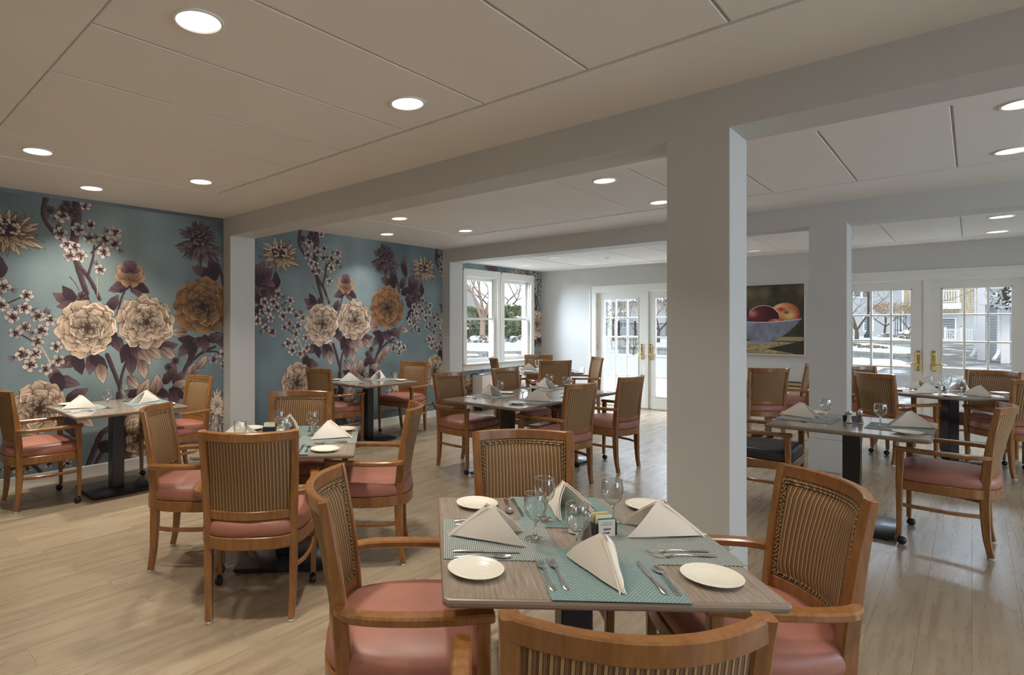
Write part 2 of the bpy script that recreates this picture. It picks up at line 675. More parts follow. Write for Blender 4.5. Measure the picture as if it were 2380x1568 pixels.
def petal(bx, bz, tx, tz, w, ca, cb, ow=0.0035, pointed=False, ruffle=0.0, vein=0.0, mid=0.0, power=1.0, lip=False):
    L = math.hypot(tx - bx, tz - bz) + 1e-6
    dx, dz = (tx - bx) / L, (tz - bz) / L
    ph = rg.rand() * 6

    def fn(S, Z):
        t = ((S - bx) * dx + (Z - bz) * dz) / L
        v = -(S - bx) * dz + (Z - bz) * dx
        tt = t * (1 + ruffle * np.sin(v / w * 5 + ph))
        tc = np.clip(tt, 0, 1)
        if pointed:
            prof = np.sin(PI * tc ** 0.75) ** 0.9
        else:
            prof = np.clip(1 - np.abs((tc - .60) / np.where(tc > .60, .40, .60)) ** np.where(tc > .6, 3.0, 1.8), 0, 1) ** 0.55
        d = (w * prof * (1 + .06 * np.sin(tc * 14 + ph)) - np.abs(v)) * PPM
        d = np.where((tt < 0) | (tt > 1), -5, d)
        a = np.clip(d + .5, 0, 1)
        k = np.clip(tc, 0, 1)[..., None] ** power
        rgb = ca * (1 - k) + cb * k
        if vein:
            st = (np.sin(v / w * 9 + ph) * .5 + .5)[..., None] * np.clip(1 - tc[..., None] * 1.15, 0, 1)
            rgb = rgb * (1 - vein * st)
        if mid:
            md = np.exp(-(v / (w * .10)) ** 2)[..., None] * mid * np.clip(1.05 - tc[..., None], 0, 1)
            rgb = rgb * (1 - md) + INK * md
        if lip:                                # turned-over rim: a second pen line inside the edge
            e = tc + .05 * np.sin(v / w * 4 + ph) - .84 + .22 * (v / w) ** 2
            rgb = np.where((e > 0)[..., None], np.minimum(1, cb * 1.08), rgb)
            ln = np.clip(1.6 - np.abs(e) * L * PPM, 0, 1)[..., None] * .8
            rgb = rgb * (1 - ln) + INK * ln
        o = np.clip(1 - (d - ow * PPM * .5), 0, 1)[..., None] * .92
        return a, rgb * (1 - o) + INK * o
    hx, hz = abs(tx - bx) / 2 + w * 1.1, abs(tz - bz) / 2 + w * 1.1
    paint((bx + tx) / 2, (bz + tz) / 2, hx, hz, fn)


def stroke(pts, w0, w1, col, col2=None):
    P = catmull([(a, b, 0) for a, b in pts], 5)
    col2 = col if col2 is None else col2
    n = len(P)
    for i in range(n - 1):
        a, b = P[i], P[i + 1]
        w = (w0 + (w1 - w0) * i / n) * (1 + .15 * rg.randn() * .5)
        L2 = (b - a).length_squared + 1e-9

        def fn(S, Z, a=a, b=b, w=w):
            t = np.clip(((S - a.x) * (b.x - a.x) + (Z - a.y) * (b.y - a.y)) / L2, 0, 1)
            ex, ez = S - (a.x + t * (b.x - a.x)), Z - (a.y + t * (b.y - a.y))
            d = w - np.hypot(ex, ez)
            k = np.clip((ex / w + 1) / 2, 0, 1)[..., None]
            return np.clip(d * PPM + .5, 0, 1), col * (1 - k) + col2 * k
        paint((a.x + b.x) / 2, (a.y + b.y) / 2, abs(a.x - b.x) / 2 + w, abs(a.y - b.y) / 2 + w, fn)


CREAM, CREAM_D = C(232, 208, 182), C(122, 80, 48)
OCHRE, OCHRE_D = C(172, 128, 84), C(76, 46, 32)
PURP, PURP_L = C(70, 48, 56), C(132, 100, 104)


def peony(cx, cz, rx, rz, ca, cb, core=None):
    core = C(70, 40, 30) if core is None else core
    rings = [(11, .45, 1.0, .30), (10, .34, .88, .30), (9, .22, .74, .27), (8, .12, .60, .23), (7, .05, .46, .19), (6, 0.0, .33, .14), (5, 0, .20, .08)]
    for ri, (n, r0, r1, w) in enumerate(rings):
        a0 = rg.rand() * 6
        order = list(range(n))
        rg.shuffle(order)
        for i in order:
            a = a0 + 2 * PI * i / n + rg.uniform(-.14, .14)
            rr1 = r1 * rg.uniform(.88, 1.06)
            c, s_ = math.cos(a), math.sin(a)
            sk = rg.uniform(-.12, .12)
            k = rg.uniform(0, .35)
            dark = ca * (1 - .10 * ri)
            lite = cb * (1 - k * .35) if ri < 4 else cb * .86
            petal(cx + r0 * c * rx, cz + r0 * s_ * rz, cx + (rr1 * c + sk * s_) * rx, cz + (rr1 * s_ - sk * c) * rz,
                  w * (rx + rz) / 2 * rg.uniform(.8, 1.12), dark * .72 if ri > 3 else dark * .9, lite, .0072, ruffle=.045, vein=.20, power=rg.uniform(.8, 1.5), lip=rg.rand() > .75)
    for i in range(26):
        a, r = rg.rand() * 6.28, rg.rand() * .13
        petal(cx, cz, cx + math.cos(a) * r * rx * 1.4, cz + math.sin(a) * r * rz * 1.4, .006, core, core * 1.6, .001)


def mum(cx, cz, rx, rz, ca, cb, dark, a_min=0.0, a_max=2 * PI, n=24, drop=0.0, hub=(0, .2)):
    for ri, (nn, r1, w) in enumerate([(n, 1.0, .082), (int(n * .8), .80, .078), (int(n * .65), .60, .072)]):
        order = list(range(nn))
        rg.shuffle(order)
        for i in order:
            a = a_min + (a_max - a_min) * (i + rg.rand() * .7) / nn
            r = r1 * rg.uniform(.72, 1.04)
            c, s_ = math.cos(a), math.sin(a)
            k = rg.rand()
            lo, hi = (ca, cb) if k > .28 else (ca * .62, cb * .66)
            petal(cx + c * .08 * rx, cz + s_ * .08 * rz, cx + c * r * rx, cz + s_ * r * rz - drop * rz * abs(c) * r, w * (rx + rz) / 2, lo, hi, .0042, pointed=True, vein=.2, mid=.45)
    hx, hz = cx + hub[0] * rx, cz + hub[1] * rz
    for ri, (nn, r1, w) in enumerate([(16, .34, .07), (12, .25, .07), (9, .16, .06)]):
        for i in range(nn):
            a = 2 * PI * (i + rg.rand() * .6) / nn
            lo, hi = (dark, cb) if rg.rand() > .45 else (dark * .7, dark * 1.5)
            petal(hx + math.cos(a) * .05 * rx, hz + math.sin(a) * .05 * rz, hx + math.cos(a) * r1 * rx, hz + math.sin(a) * r1 * rz, w * (rx + rz) / 2, lo, hi, .0026, vein=.2)


def blossom(cx, cz, r, dark=False):
    a0 = rg.rand() * 6
    r *= .84
    tone = rg.uniform(.82, 1.0)
    cb, ca = (C(234, 220, 206) * tone, C(140, 112, 106) * tone) if not dark else (C(110, 84, 86), C(52, 36, 42))
    for i in range(5):
        a = a0 + i * 2 * PI / 5 + rg.uniform(-.15, .15)
        petal(cx, cz, cx + math.cos(a) * r, cz + math.sin(a) * r, r * .43, ca, cb, .0040, ruffle=.05, power=rg.uniform(.5, 1.1))
    for i in range(11):
        a, q = rg.rand() * 6.28, r * rg.uniform(.3, .78)
        petal(cx, cz, cx + math.cos(a) * q, cz + math.sin(a) * q, r * .085, INK, PURP, .001)
    if rg.rand() < .5:
        a = rg.rand() * 6.28
        for k in (-.5, 0, .5):
            petal(cx + math.cos(a) * r, cz + math.sin(a) * r, cx + math.cos(a + k * .5) * r * 1.9, cz + math.sin(a + k * .5) * r * 1.9, r * .13, PURP, C(206, 186, 168), .003, pointed=True)


def leaf(cx, cz, L, ang, light=False):
    L *= 1.12
    c, s_ = math.cos(ang), math.sin(ang)
    ca, cb = (PURP * .8, PURP_L) if not light else (C(120, 92, 84), C(222, 198, 174))
    petal(cx - c * L / 2, cz - s_ * L / 2, cx + c * L / 2, cz + s_ * L / 2, L * .27, ca, cb if rg.rand() > .4 or light else PURP, .0046, pointed=True, mid=.6, vein=.15)


MURAL_DATA = {'strokes':[([(1.017,2.715),(1.005,2.54),(0.987,2.337),(0.977,2.221),(1.012,2.107),(1.048,1.965),(1.094,1.821)],0.042,0.022,1),([(1.009,2.107),(1.107,1.982),(1.161,1.882),(1.211,1.766)],0.02,0.016,1),([(1.107,1.996),(1.131,2.085),(1.152,2.174),(1.163,2.292)],0.013,0.0104,1),([(1.138,2.217),(1.207,2.296),(1.3,2.35),(1.376,2.356)],0.011,0.0088,1),([(0.749,2.684),(0.729,2.555),(0.757,2.459),(0.834,2.367),(0.938,2.29)],0.022,0.0176,1),([(0.838,2.424),(0.851,2.482),(0.921,2.546),(0.956,2.564)],0.009,0.0072,1),([(1.462,1.901),(1.423,1.802),(1.391,1.696),(1.366,1.576),(1.353,1.501)],0.01,0.008,1),([(2.381,2.336),(2.449,2.226),(2.495,2.114),(2.534,1.967)],0.022,0.0176,1),([(1.281,1.212),(1.323,1.1),(1.366,0.979),(1.398,0.872),(1.402,0.737)],0.022,0.0176,1),([(1.462,1.133),(1.423,1.021),(1.404,0.902),(1.391,0.738)],0.017,0.013600000000000001,1),([(2.192,1.278),(2.13,1.152),(2.072,1.026),(1.945,0.842)],0.022,0.0176,1),([(2.072,1.034),(2.213,1.166),(2.325,1.228),(2.426,1.266)],0.018,0.0144,1),([(2.325,1.211),(2.438,1.209),(2.507,1.158)],0.01,0.008,1),([(0.221,1.683),(0.297,1.679),(0.375,1.667),(0.518,1.648)],0.008,0.0064,0),([(0.43,1.69),(0.486,1.726),(0.55,1.762)],0.007,0.005600000000000001,1),([(0.559,1.423),(0.608,1.388),(0.665,1.346)],0.007,0.005600000000000001,1),([(0.715,1.317),(0.749,1.246),(0.791,1.153)],0.01,0.008,0),([(0.947,1.974),(0.991,1.919),(1.026,1.848)],0.004,0.0032,1),([(1.189,1.986),(1.193,1.898),(1.189,1.795)],0.006,0.0048000000000000004,0),([(1.892,1.033),(1.924,1.095),(1.976,1.156)],0.007,0.005600000000000001,1),([(1.392,0.818),(1.392,0.671),(1.375,0.527),(1.239,0.448),(1.173,0.314),(1.098,0.125)],0.03,0.024,1),([(1.295,0.32),(1.239,0.256),(1.184,0.169),(1.157,0.115)],0.02,0.016,1),([(0.654,0.226),(0.692,0.175),(0.731,0.123)],0.018,0.0144,1),([(1.684,0.793),(1.81,0.911),(1.9,0.969)],0.014,0.011200000000000002,1)],'leaves':[(0.19,2.152,0.19,1.22,0),(0.266,2.063,0.19,0.87,0),(0.16,2.017,0.19,0.52,0),(0.391,2.036,0.19,1.66,0),(0.305,1.937,0.19,-0.35,0),(0.213,1.886,0.19,-0.7,0),(0.359,1.872,0.19,-1.05,0),(0.13,1.883,0.19,0.35,0),(0.153,1.777,0.19,-0.35,0),(0.153,1.658,0.19,1.05,0),(0.145,1.538,0.19,-0.52,0),(0.282,2.118,0.19,1.05,0),(0.145,2.109,0.19,1.92,0),(0.251,1.821,0.19,-0.87,0),(0.886,1.764,0.17,2.62,0),(0.938,1.809,0.17,2.18,0),(1.066,1.777,0.17,1.4,0),(0.929,1.701,0.17,3.32,0),(1.338,1.737,0.17,1.05,0),(1.379,1.887,0.17,3.49,0),(1.559,1.874,0.17,-1.05,0),(1.612,1.896,0.17,-0.52,0),(1.3,1.375,0.19,4.19,0),(1.385,1.314,0.19,-1.05,0),(0.921,1.156,0.19,3.49,0),(1.026,1.132,0.19,-1.31,0),(1.138,1.128,0.19,-1.75,0),(1.207,1.148,0.19,-0.7,0),(1.229,1.029,0.19,-1.4,1),(1.452,1.223,0.19,-1.92,0),(1.569,1.22,0.19,-1.22,0),(1.51,1.101,0.19,-1.57,0),(1.648,1.173,0.19,-0.87,1),(1.738,1.217,0.19,-0.7,1),(1.628,1.051,0.19,-1.4,1),(1.892,1.283,0.19,0.17,0),(1.892,1.205,0.19,-0.7,1),(2.094,1.344,0.19,2.97,0),(2.192,1.295,0.19,-2.27,0),(2.302,1.301,0.19,-1.57,0),(2.479,1.34,0.19,-1.05,0),(2.623,1.396,0.19,-0.17,1),(2.061,1.241,0.19,4.01,0),(2.152,1.223,0.19,-1.75,0),(2.426,1.373,0.19,0.35,0),(1.987,1.432,0.19,3.23,1),(2.247,2.117,0.2,2.79,0),(2.325,2.056,0.2,-1.75,0),(2.419,2.11,0.2,1.22,0),(2.623,2.403,0.2,1.4,0),(0.022,2.289,0.2,-1.22,0),(2.611,2.12,0.2,1.05,0),(0.16,2.146,0.2,1.22,0),(0.283,1.999,0.2,-0.52,0),(0.041,1.989,0.2,0.52,0),(2.392,2.19,0.2,1.57,0),(0.826,1.032,0.2,1.92,0),(0.929,0.967,0.2,-0.26,0),(0.851,0.959,0.2,-1.4,0),(1.533,0.918,0.17,-0.87,1),(1.658,0.858,0.17,1.4,1),(1.785,0.885,0.17,1.48,1),(1.892,0.963,0.17,1.05,0),(1.938,1.012,0.17,1.31,0),(2.008,0.942,0.17,0.7,0),(2.148,1.007,0.17,1.22,1),(2.218,1.04,0.17,0.7,1),(2.269,1.096,0.17,0.87,1),(2.061,0.796,0.17,-0.7,1),(2.023,0.87,0.17,0.35,1),(1.588,0.793,0.17,0.0,0),(1.708,0.771,0.17,0.52,1),(1.83,0.786,0.17,-0.52,0),(1.013,0.839,0.2,0.52,0),(0.93,0.616,0.2,-0.52,0),(1.076,0.587,0.2,-0.7,1),(1.421,0.521,0.2,-1.4,0),(1.456,0.394,0.2,-1.05,0),(1.295,0.295,0.2,-0.35,0),(1.45,0.217,0.2,-1.05,0),(1.409,0.352,0.2,-1.57,0),(0.961,0.531,0.2,-1.22,0),(1.538,0.793,0.2,2.62,0),(1.635,0.86,0.2,1.05,1),(1.759,0.889,0.2,1.4,1),(1.992,0.767,0.2,-0.52,0),(1.952,0.718,0.2,-1.4,0),(1.527,0.546,0.2,0.7,1)],'blossoms':[(0.599,1.784,0.06533150477928648,0),(0.406,1.69,0.06961920915414332,0),(0.583,1.666,0.0671793723316731,0),(0.682,1.598,0.07045488054034672,0),(0.486,1.588,0.07076008425751276,0),(0.583,1.493,0.06291740402935739,0),(0.51,1.444,0.06218435188176824,0),(0.715,1.458,0.07372456714935044,0),(0.682,1.36,0.0656309562005921,0),(0.834,1.308,0.06528063345465375,0),(0.567,1.25,0.07593902769714647,0),(0.665,1.248,0.06858368910531427,0),(0.624,1.145,0.07371046031784144,0),(0.749,1.102,0.0686689449217907,0),(0.851,1.18,0.07094695396761827,0),(0.313,1.553,0.06410862993632933,0),(0.243,1.432,0.07088804921599264,0),(0.336,1.384,0.07415263430000615,0),(0.351,1.756,0.06932453694536622,0),(0.422,1.861,0.07237752598682086,0),(0.221,1.753,0.0713997606551743,0),(0.19,1.625,0.06289644013517796,0),(0.13,1.525,0.07261522344801544,0),(0.282,1.647,0.07027539416103845,0),(0.783,1.556,0.06621774723321998,0),(1.125,2.494,0.062496188023516,0),(1.023,2.438,0.07584843579166313,0),(1.116,2.362,0.06956398541864747,0),(1.254,2.358,0.07350118278505285,0),(1.357,2.441,0.0760610048040877,0),(1.353,2.329,0.07342607173777924,0),(1.248,2.237,0.076737578681342,0),(0.947,2.172,0.06831941446401191,0),(1.041,2.182,0.07481454033576365,0),(0.921,2.274,0.06911393689681217,0),(0.869,2.377,0.07696938754727234,0),(0.886,2.543,0.07606186656540867,0),(1.216,2.061,0.06355926895569404,0),(1.084,2.679,0.0641755017632107,0),(0.991,2.258,0.0654717910597302,0),(2.53,1.177,0.07744768222237125,0),(2.53,1.058,0.06897858986603887,0),(2.403,1.128,0.07202637265386887,0),(0.005,1.129,0.06681641917480809,0),(0.894,2.615,0.055,1),(0.959,2.6,0.055,1),(0.783,2.586,0.055,1),(0.921,2.661,0.055,1),(1.966,1.122,0.055,1),(1.892,1.061,0.055,1),(1.053,1.791,0.055,1),(0.532,0.204,0.05,0),(0.45,0.24,0.05,0),(0.597,0.203,0.05,0),(0.77,0.217,0.05,0),(0.93,0.19,0.05,0),(0.889,0.162,0.05,0)],'flowers':[('sketch',2.444,0.536,0.221,0.33),('cream',0.697,0.742,0.233,0.264),('cream',1.576,0.342,0.121,0.262),('mum',0.441,2.335,0.341,0.242),('plum',2.238,2.444,0.35,0.29),('bud',1.498,2.049,0.149,0.142),('ochre',2.282,1.721,0.369,0.332),('cream',1.103,1.486,0.269,0.299),('cream',1.66,1.542,0.295,0.278)]}
for pts, w0, w1, dk in MURAL_DATA['strokes']:
    stroke(pts, w0, w1, C(52, 38, 42) if dk else C(214, 196, 180), C(104, 78, 80) if dk else C(150, 126, 120))
for cx, cz, L, ang, li in MURAL_DATA['leaves']:
    leaf(cx, cz, L, ang, li)
for cx, cz, r, dk in MURAL_DATA['blossoms']:
    blossom(cx, cz, r, dk)
for kind, cx, cz, rx, rz in MURAL_DATA['flowers']:
    if kind == 'cream':
        peony(cx, cz, rx, rz, CREAM_D, CREAM)
    elif kind == 'ochre':
        peony(cx, cz, rx, rz, OCHRE_D, OCHRE, C(48, 28, 24))
    elif kind == 'sketch':
        mum(cx, cz, rx, rz, C(206, 186, 164), C(238, 222, 204), C(190, 166, 142), 0, 2 * PI, 26)
    elif kind == 'mum':
        mum(cx, cz, rx, rz, C(132, 94, 60), C(232, 208, 178), C(48, 32, 36), 0, 2 * PI, 26)
    elif kind == 'plum':
        mum(cx, cz, rx, rz, C(60, 42, 48), C(150, 124, 122), C(44, 30, 36), R(-172), R(-8), 22, .1, (0, .18))
        mum(cx, cz + .2 * rz, rx * .72, rz * .62, C(46, 32, 38), C(128, 104, 104), C(40, 28, 34), R(-20), R(200), 20, 0, (0, 0))
    elif kind == 'bud':
        for i, a in enumerate((-60, -120, -20, -160)):
            leaf(cx + math.cos(R(a)) * rx * .7, cz - rz * .95, rx * 1.1, R(a))
        for k, (n, q, w) in enumerate(((7, 1.0, .36), (5, .8, .34), (4, .95, .26))):
            for i in range(n):
                a = R(-60 + 300 * i / (n - 1)) if k == 0 else R(20 + 140 * i / (n - 1))
                top = k == 2
                petal(cx + math.cos(a) * rx * .1, cz - rz * .5 + (0.5 * rz if top else 0), cx + math.cos(a) * rx * q * (.6 if top else 1), cz + math.sin(a) * rz * q * .9 + (.1 * rz if top else -.1 * rz), rx * w,
                      PURP if top else C(112, 78, 56), PURP_L if top else C(190, 154, 120), .0035, vein=.25)
img = np.clip(img, 0, 1)
buf = np.ones((IH, IW, 4), np.float32)
buf[..., :3] = img


def picture(name, arr):
    h, w = arr.shape[:2]
    im = bpy.data.images.new(name, w, h, alpha=False)
    im.colorspace_settings.name = 'sRGB'
    im.pixels.foreach_set(np.ascontiguousarray(arr, np.float32).ravel())
    im.update()
    im.pack()
    return im


def picture_mat(name, im, rough):
    m = NT(name, (1, 1, 1, 1), rough, spec=0.35)
    tx = m.n('ShaderNodeTexImage')
    tx.image = im
    tx.extension = 'REPEAT'
    tx.interpolation = 'Cubic'
    uv = m.n('ShaderNodeUVMap')
    m.l(uv.outputs['UV'], tx.inputs['Vector'])
    m.color(tx.outputs['Color'])
    return m


m = picture_mat('flower_print', picture('flower_print', buf), 0.6)
m.bump(m.noise(m.coords('Object', (1, 1, 6)), 160, 2), 0.08, 0.001)


def uv_plane(name, mat, corners, uvs, parent):
    """one printed quad with real thickness behind it; corners counter-clockwise seen from the front"""
    a, b, c, d = [Vector(p) for p in corners]
    nrm = (b - a).cross(d - a).normalized() * 0.003
    vs = [a, b, c, d, a - nrm, b - nrm, c - nrm, d - nrm]
    fs = [(0, 1, 2, 3), (7, 6, 5, 4), (0, 4, 5, 1), (1, 5, 6, 2), (2, 6, 7, 3), (3, 7, 4, 0)]
    me = bpy.data.meshes.new(name)
    me.from_pydata([tuple(p) for p in vs], [], fs)
    me.materials.append(M(mat))
    ul = me.uv_layers.new(name='UVMap')
    u8 = list(uvs) + list(uvs)
    for poly in me.polygons:
        for li, vi in zip(poly.loop_indices, poly.vertices):
            ul.data[li].uv = u8[vi]
    o = bpy.data.objects.new(name, me)
    COL.objects.link(o)
    o.parent = parent
    return o


# left wall (x = XL) with the double window opening of the third bay
WY0, WY1, WZ0, WZ1 = 7.66, 9.68, 0.80, 2.345
mb = MB()
T = XL - 0.2
mb.box(T, YF, 0, XL, WY0, 2.8).box(T, WY1, 0, XL, YB + .2, 2.8).box(T, WY0, 0, XL, WY1, WZ0).box(T, WY0, WZ1, XL, WY1, 2.8)
wl = structure(mb.build('wall_left', 'wall_paint'))


def paper(y0, y1, z0, z1, shift, dz):
    uv = lambda y, z: ((y - shift) / PT, (z + dz) / HT)
    X = XL + .003
    uv_plane('wallpaper', 'flower_print', [(X, y1, z0), (X, y0, z0), (X, y0, z1), (X, y1, z1)][::-1],
             [uv(y1, z0), uv(y0, z0), uv(y0, z1), uv(y1, z1)][::-1], wl)


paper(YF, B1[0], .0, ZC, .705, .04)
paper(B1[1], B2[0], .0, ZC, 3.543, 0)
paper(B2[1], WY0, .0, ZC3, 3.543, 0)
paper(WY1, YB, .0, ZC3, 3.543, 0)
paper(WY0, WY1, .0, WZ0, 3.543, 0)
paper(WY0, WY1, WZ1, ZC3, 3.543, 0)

# back wall with two door openings
DX = (-4.073, -0.431)
HW, DH = 0.925, 2.072
mb = MB()
xs = [XL - .2, DX[0] - HW, DX[0] + HW, DX[1] - HW, DX[1] + HW, XR + .2]
for i in (0, 2, 4):
    mb.box(xs[i], YB, 0, xs[i + 1], YB + .2, 2.8)
for i in (1, 3):
    mb.box(xs[i], YB, DH, xs[i + 1], YB + .2, 2.8)
wb = structure(mb.build('wall_back', 'wall_paint'))
MB().box(-3.03, YB - .012, 0, -1.47, YB - .0005, .618).build('wainscot_panel', 'wainscot_paint', wb)
MB().box(-3.03, YB - .022, .618, -1.47, YB - .0005, .634).build('chair_rail', 'dark_rail', wb)

# right wall with window openings, nearest-bay one added for light, front wall behind the camera
mb = MB()
ys = [YF - .2, 0.1, 2.5, 4.0, 6.6, 7.7, 9.7, YB + .2]
for i in (0, 2, 4, 6):
    mb.box(XR, ys[i], 0, XR + .2, ys[i + 1], 2.8)
for i in (1, 3, 5):
    mb.box(XR, ys[i], 0, XR + .2, ys[i + 1], .62).box(XR, ys[i], 2.38, XR + .2, ys[i + 1], 2.8)
structure(mb.build('wall_right', 'wall_paint'))
structure(MB().box(XL - .2, YF - .2, 0, XR + .2, YF, 2.8).build('wall_front', 'wall_paint'))

# ceiling: plaster margins round a sunk field of panels in every bay
GX0, GP = -5.04, 0.6195
NPAN = 14
GX1 = GX0 + NPAN * GP
bays = [((YF, B1[0]), (0.755, 2.590), ZC), ((B1[1], B2[0]), (4.405, 6.200), ZC), ((B2[1], YB), (7.78, 9.655), ZC3)]
mb = MB()
for (y0, y1), (f0, f1), z in bays:
    mb.box(XL - .2, y0, z, GX0, y1, z + .12).box(GX1, y0, z, XR + .2, y1, z + .12)
    mb.box(GX0, y0, z, GX1, f0, z + .12).box(GX0, f1, z, GX1, y1, z + .12)
mb.box(XL - .2, YF - .2, 2.81, XR + .2, YB + .2, 2.88)
ceil_ = structure(mb.build('ceiling', 'ceiling_paint'))
mb = MB()
for (y0, y1), (f0, f1), z in bays:
    mb.box(GX0, f0, z + .017, GX1, f1, z + .05)
mb.build('panel_backing', 'gap_grey', ceil_)
for (y0, y1), (f0, f1), z in bays:
    h = f1 - f0 - .024
    me = MB().rings([[(g, g, zz_), (g, h - g, zz_), (GP - .012 - g, h - g, zz_), (GP - .012 - g, g, zz_)] for g, zz_ in ((0, .03), (0, .003), (.003, 0))], True, True, True).mesh('ceiling_panel', 'ceiling_tile', 0)
    for k in range(NPAN):
        o = bpy.data.objects.new('ceiling_panel', me)
        COL.objects.link(o)
        o.location = (GX0 + k * GP + .006, f0 + .012, z + .006)
        o.parent = ceil_

# beams, columns and pilasters
for n, (y0, y1) in enumerate((B1, B2)):
    structure(MB().box(XL, y0, ZB, XR, y1, 2.80).build('beam', 'wall_paint'))
    for x0, x1 in ((XL, -5.998), (-1.192, -0.882), (3.6, 3.91)):
        c = structure(MB().box(x0, y0 + .001, .326, x1, y1 - .001, ZB).build('pillar' if x0 == XL else 'column', 'wall_paint'))
        e = .004
        MB().bevbox(x0 if x0 == XL else x0 - e, y0 - e, 0, x1 + e, y1 + e, .323, .002).build('base_block', 'wall_paint', c, 0)

# skirting boards
def skirt(name, segs):
    mb = MB()
    for s_ in segs:
        mb.box(*s_)
    structure(mb.build(name, 'trim_paint'))


S = .014
skirt('baseboard_left', [(XL + .003, a, 0, XL + S, b, .098) for a, b in ((YF, B1[0] - .005), (B1[1] + .005, B2[0] - .005), (B2[1] + .005, YB))] +
      [(XL + .003, a, .098, XL + S * .6, b, .106) for a, b in ((YF, B1[0] - .005), (B1[1] + .005, B2[0] - .005), (B2[1] + .005, YB))])
skirt('baseboard_back', [(XL + S, YB - S, 0, DX[0] - HW - .12, YB, .1), (DX[0] + HW + .12, YB - S - .013, 0, DX[1] - HW - .12, YB, .1), (DX[1] + HW + .12, YB - S, 0, XR, YB, .1)])
skirt('baseboard_right', [(XR - S, YF, 0, XR, YB, .1)])


# ---- French doors
def french_door(idx, cx):
    d = structure(empty('door_%d' % idx, (cx, YB, 0)))
    mb = MB()                                             # casing on the room side
    for s_ in (-1, 1):
        a, b = sorted((s_ * (HW - .005), s_ * (HW + .112)))
        mb.box(a, -.02, 0, b, 0, DH + .0)
        c = s_ * (HW + .112)
        mb.box(min(c, c - s_ * .02), -.03, 0, max(c, c - s_ * .02), -.02, DH + .112)
    mb.box(-HW - .112, -.02, DH - .005, HW + .112, 0, DH + .112)
    mb.box(-HW - .112, -.03, DH + .092, HW + .112, -.02, DH + .118)
    mb.build('casing', 'trim_paint', d)
    mb = MB()                                             # jamb lining
    mb.box(-HW, 0, 0, -HW + .014, .2, DH).box(HW - .014, 0, 0, HW, .2, DH).box(-HW, 0, DH - .01, HW, .2, DH)
    mb.build('jamb', 'trim_paint', d)
    MB().box(-HW, 0.0, 0, HW, .24, .014).build('threshold', 'nickel', d)
    # glazing layout shared by both leaves
    GW, G0, G1, MU = .634, .221, 1.949, .024
    for s_ in (-1, 1):
        x0, x1 = (-.908, -.003) if s_ < 0 else (.003, .908)
        g0 = x0 + (.134 if s_ < 0 else .146)
        g1 = g0 + GW
        ya, yb = .035, .080
        mb = MB()
        mb.box(x0, ya, .016, g0, yb, 2.058).box(g1, ya, .016, x1, yb, 2.058)
        mb.box(g0, ya, .016, g1, yb, G0).box(g0, ya, G1, g1, yb, 2.058)
        if s_ > 0:
            mb.box(-.026, ya - .018, .016, .034, ya, 2.058)   # astragal
        lf = mb.build('door_leaf', 'trim_paint', d)
        mb = MB()
        b = .012                                          # glazing bead
        mb.box(g0, ya - .006, G0, g0 + b, ya, G1).box(g1 - b, ya - .006, G0, g1, ya, G1).box(g0, ya - .006, G0, g1, ya, G0 + b).box(g0, ya - .006, G1 - b, g1, ya, G1)
        mb.build('glazing_bead', 'trim_paint', lf)
        pw, ph = GW / 3, (G1 - G0) / 5
        for i in (1, 2):
            MB().bevbox(g0 + i * pw - MU / 2, ya - .002, G0, g0 + i * pw + MU / 2, yb, G1, .004).build('muntin', 'trim_paint', lf)
        for j in range(1, 5):
            MB().bevbox(g0, ya + .002, G0 + j * ph - MU / 2, g1, yb - .002, G0 + j * ph + MU / 2, .004).build('muntin', 'trim_paint', lf)
        for i in range(3):
            for j in range(5):
                e = MU / 2 - .002
                MB().box(g0 + i * pw + e, .056, G0 + j * ph + e, g0 + (i + 1) * pw - e, .060, G0 + (j + 1) * ph - e).build('pane', 'window_glass', lf, 0)
        hx = s_ * .076
        hd = MB().bevbox(hx - .022, ya - .012, .87, hx + .022, ya - .0, 1.135, .005)
        hd.bevbox(hx - .018, ya - .02, .885, hx + .018, ya - .012, .945, .004)
        hd.tube([(hx, ya - .012, .955), (hx, ya - .05, .955), (hx + s_ * .02, ya - .056, .958), (hx + s_ * .07, ya - .054, .966), (hx + s_ * .125, ya - .052, .955)], [.009, .009, .009, .007, .006], 10)
        hd.lathe([(.012, 0), (.012, .012), (.006, .014)], 12, (hx, ya - .026, 1.09), cap0=True, cap1=True)
        hd.build('handle', 'brass', lf)
        for hz in (.26, 1.07, 1.84):
            xx = s_ * .910
            MB().lathe([(.007, -.05), (.007, .05)], 8, (xx, ya - .008, hz), cap0=True, cap1=True).build('hinge', 'brass', lf)
    return d


french_door(1, DX[0])
french_door(2, DX[1])


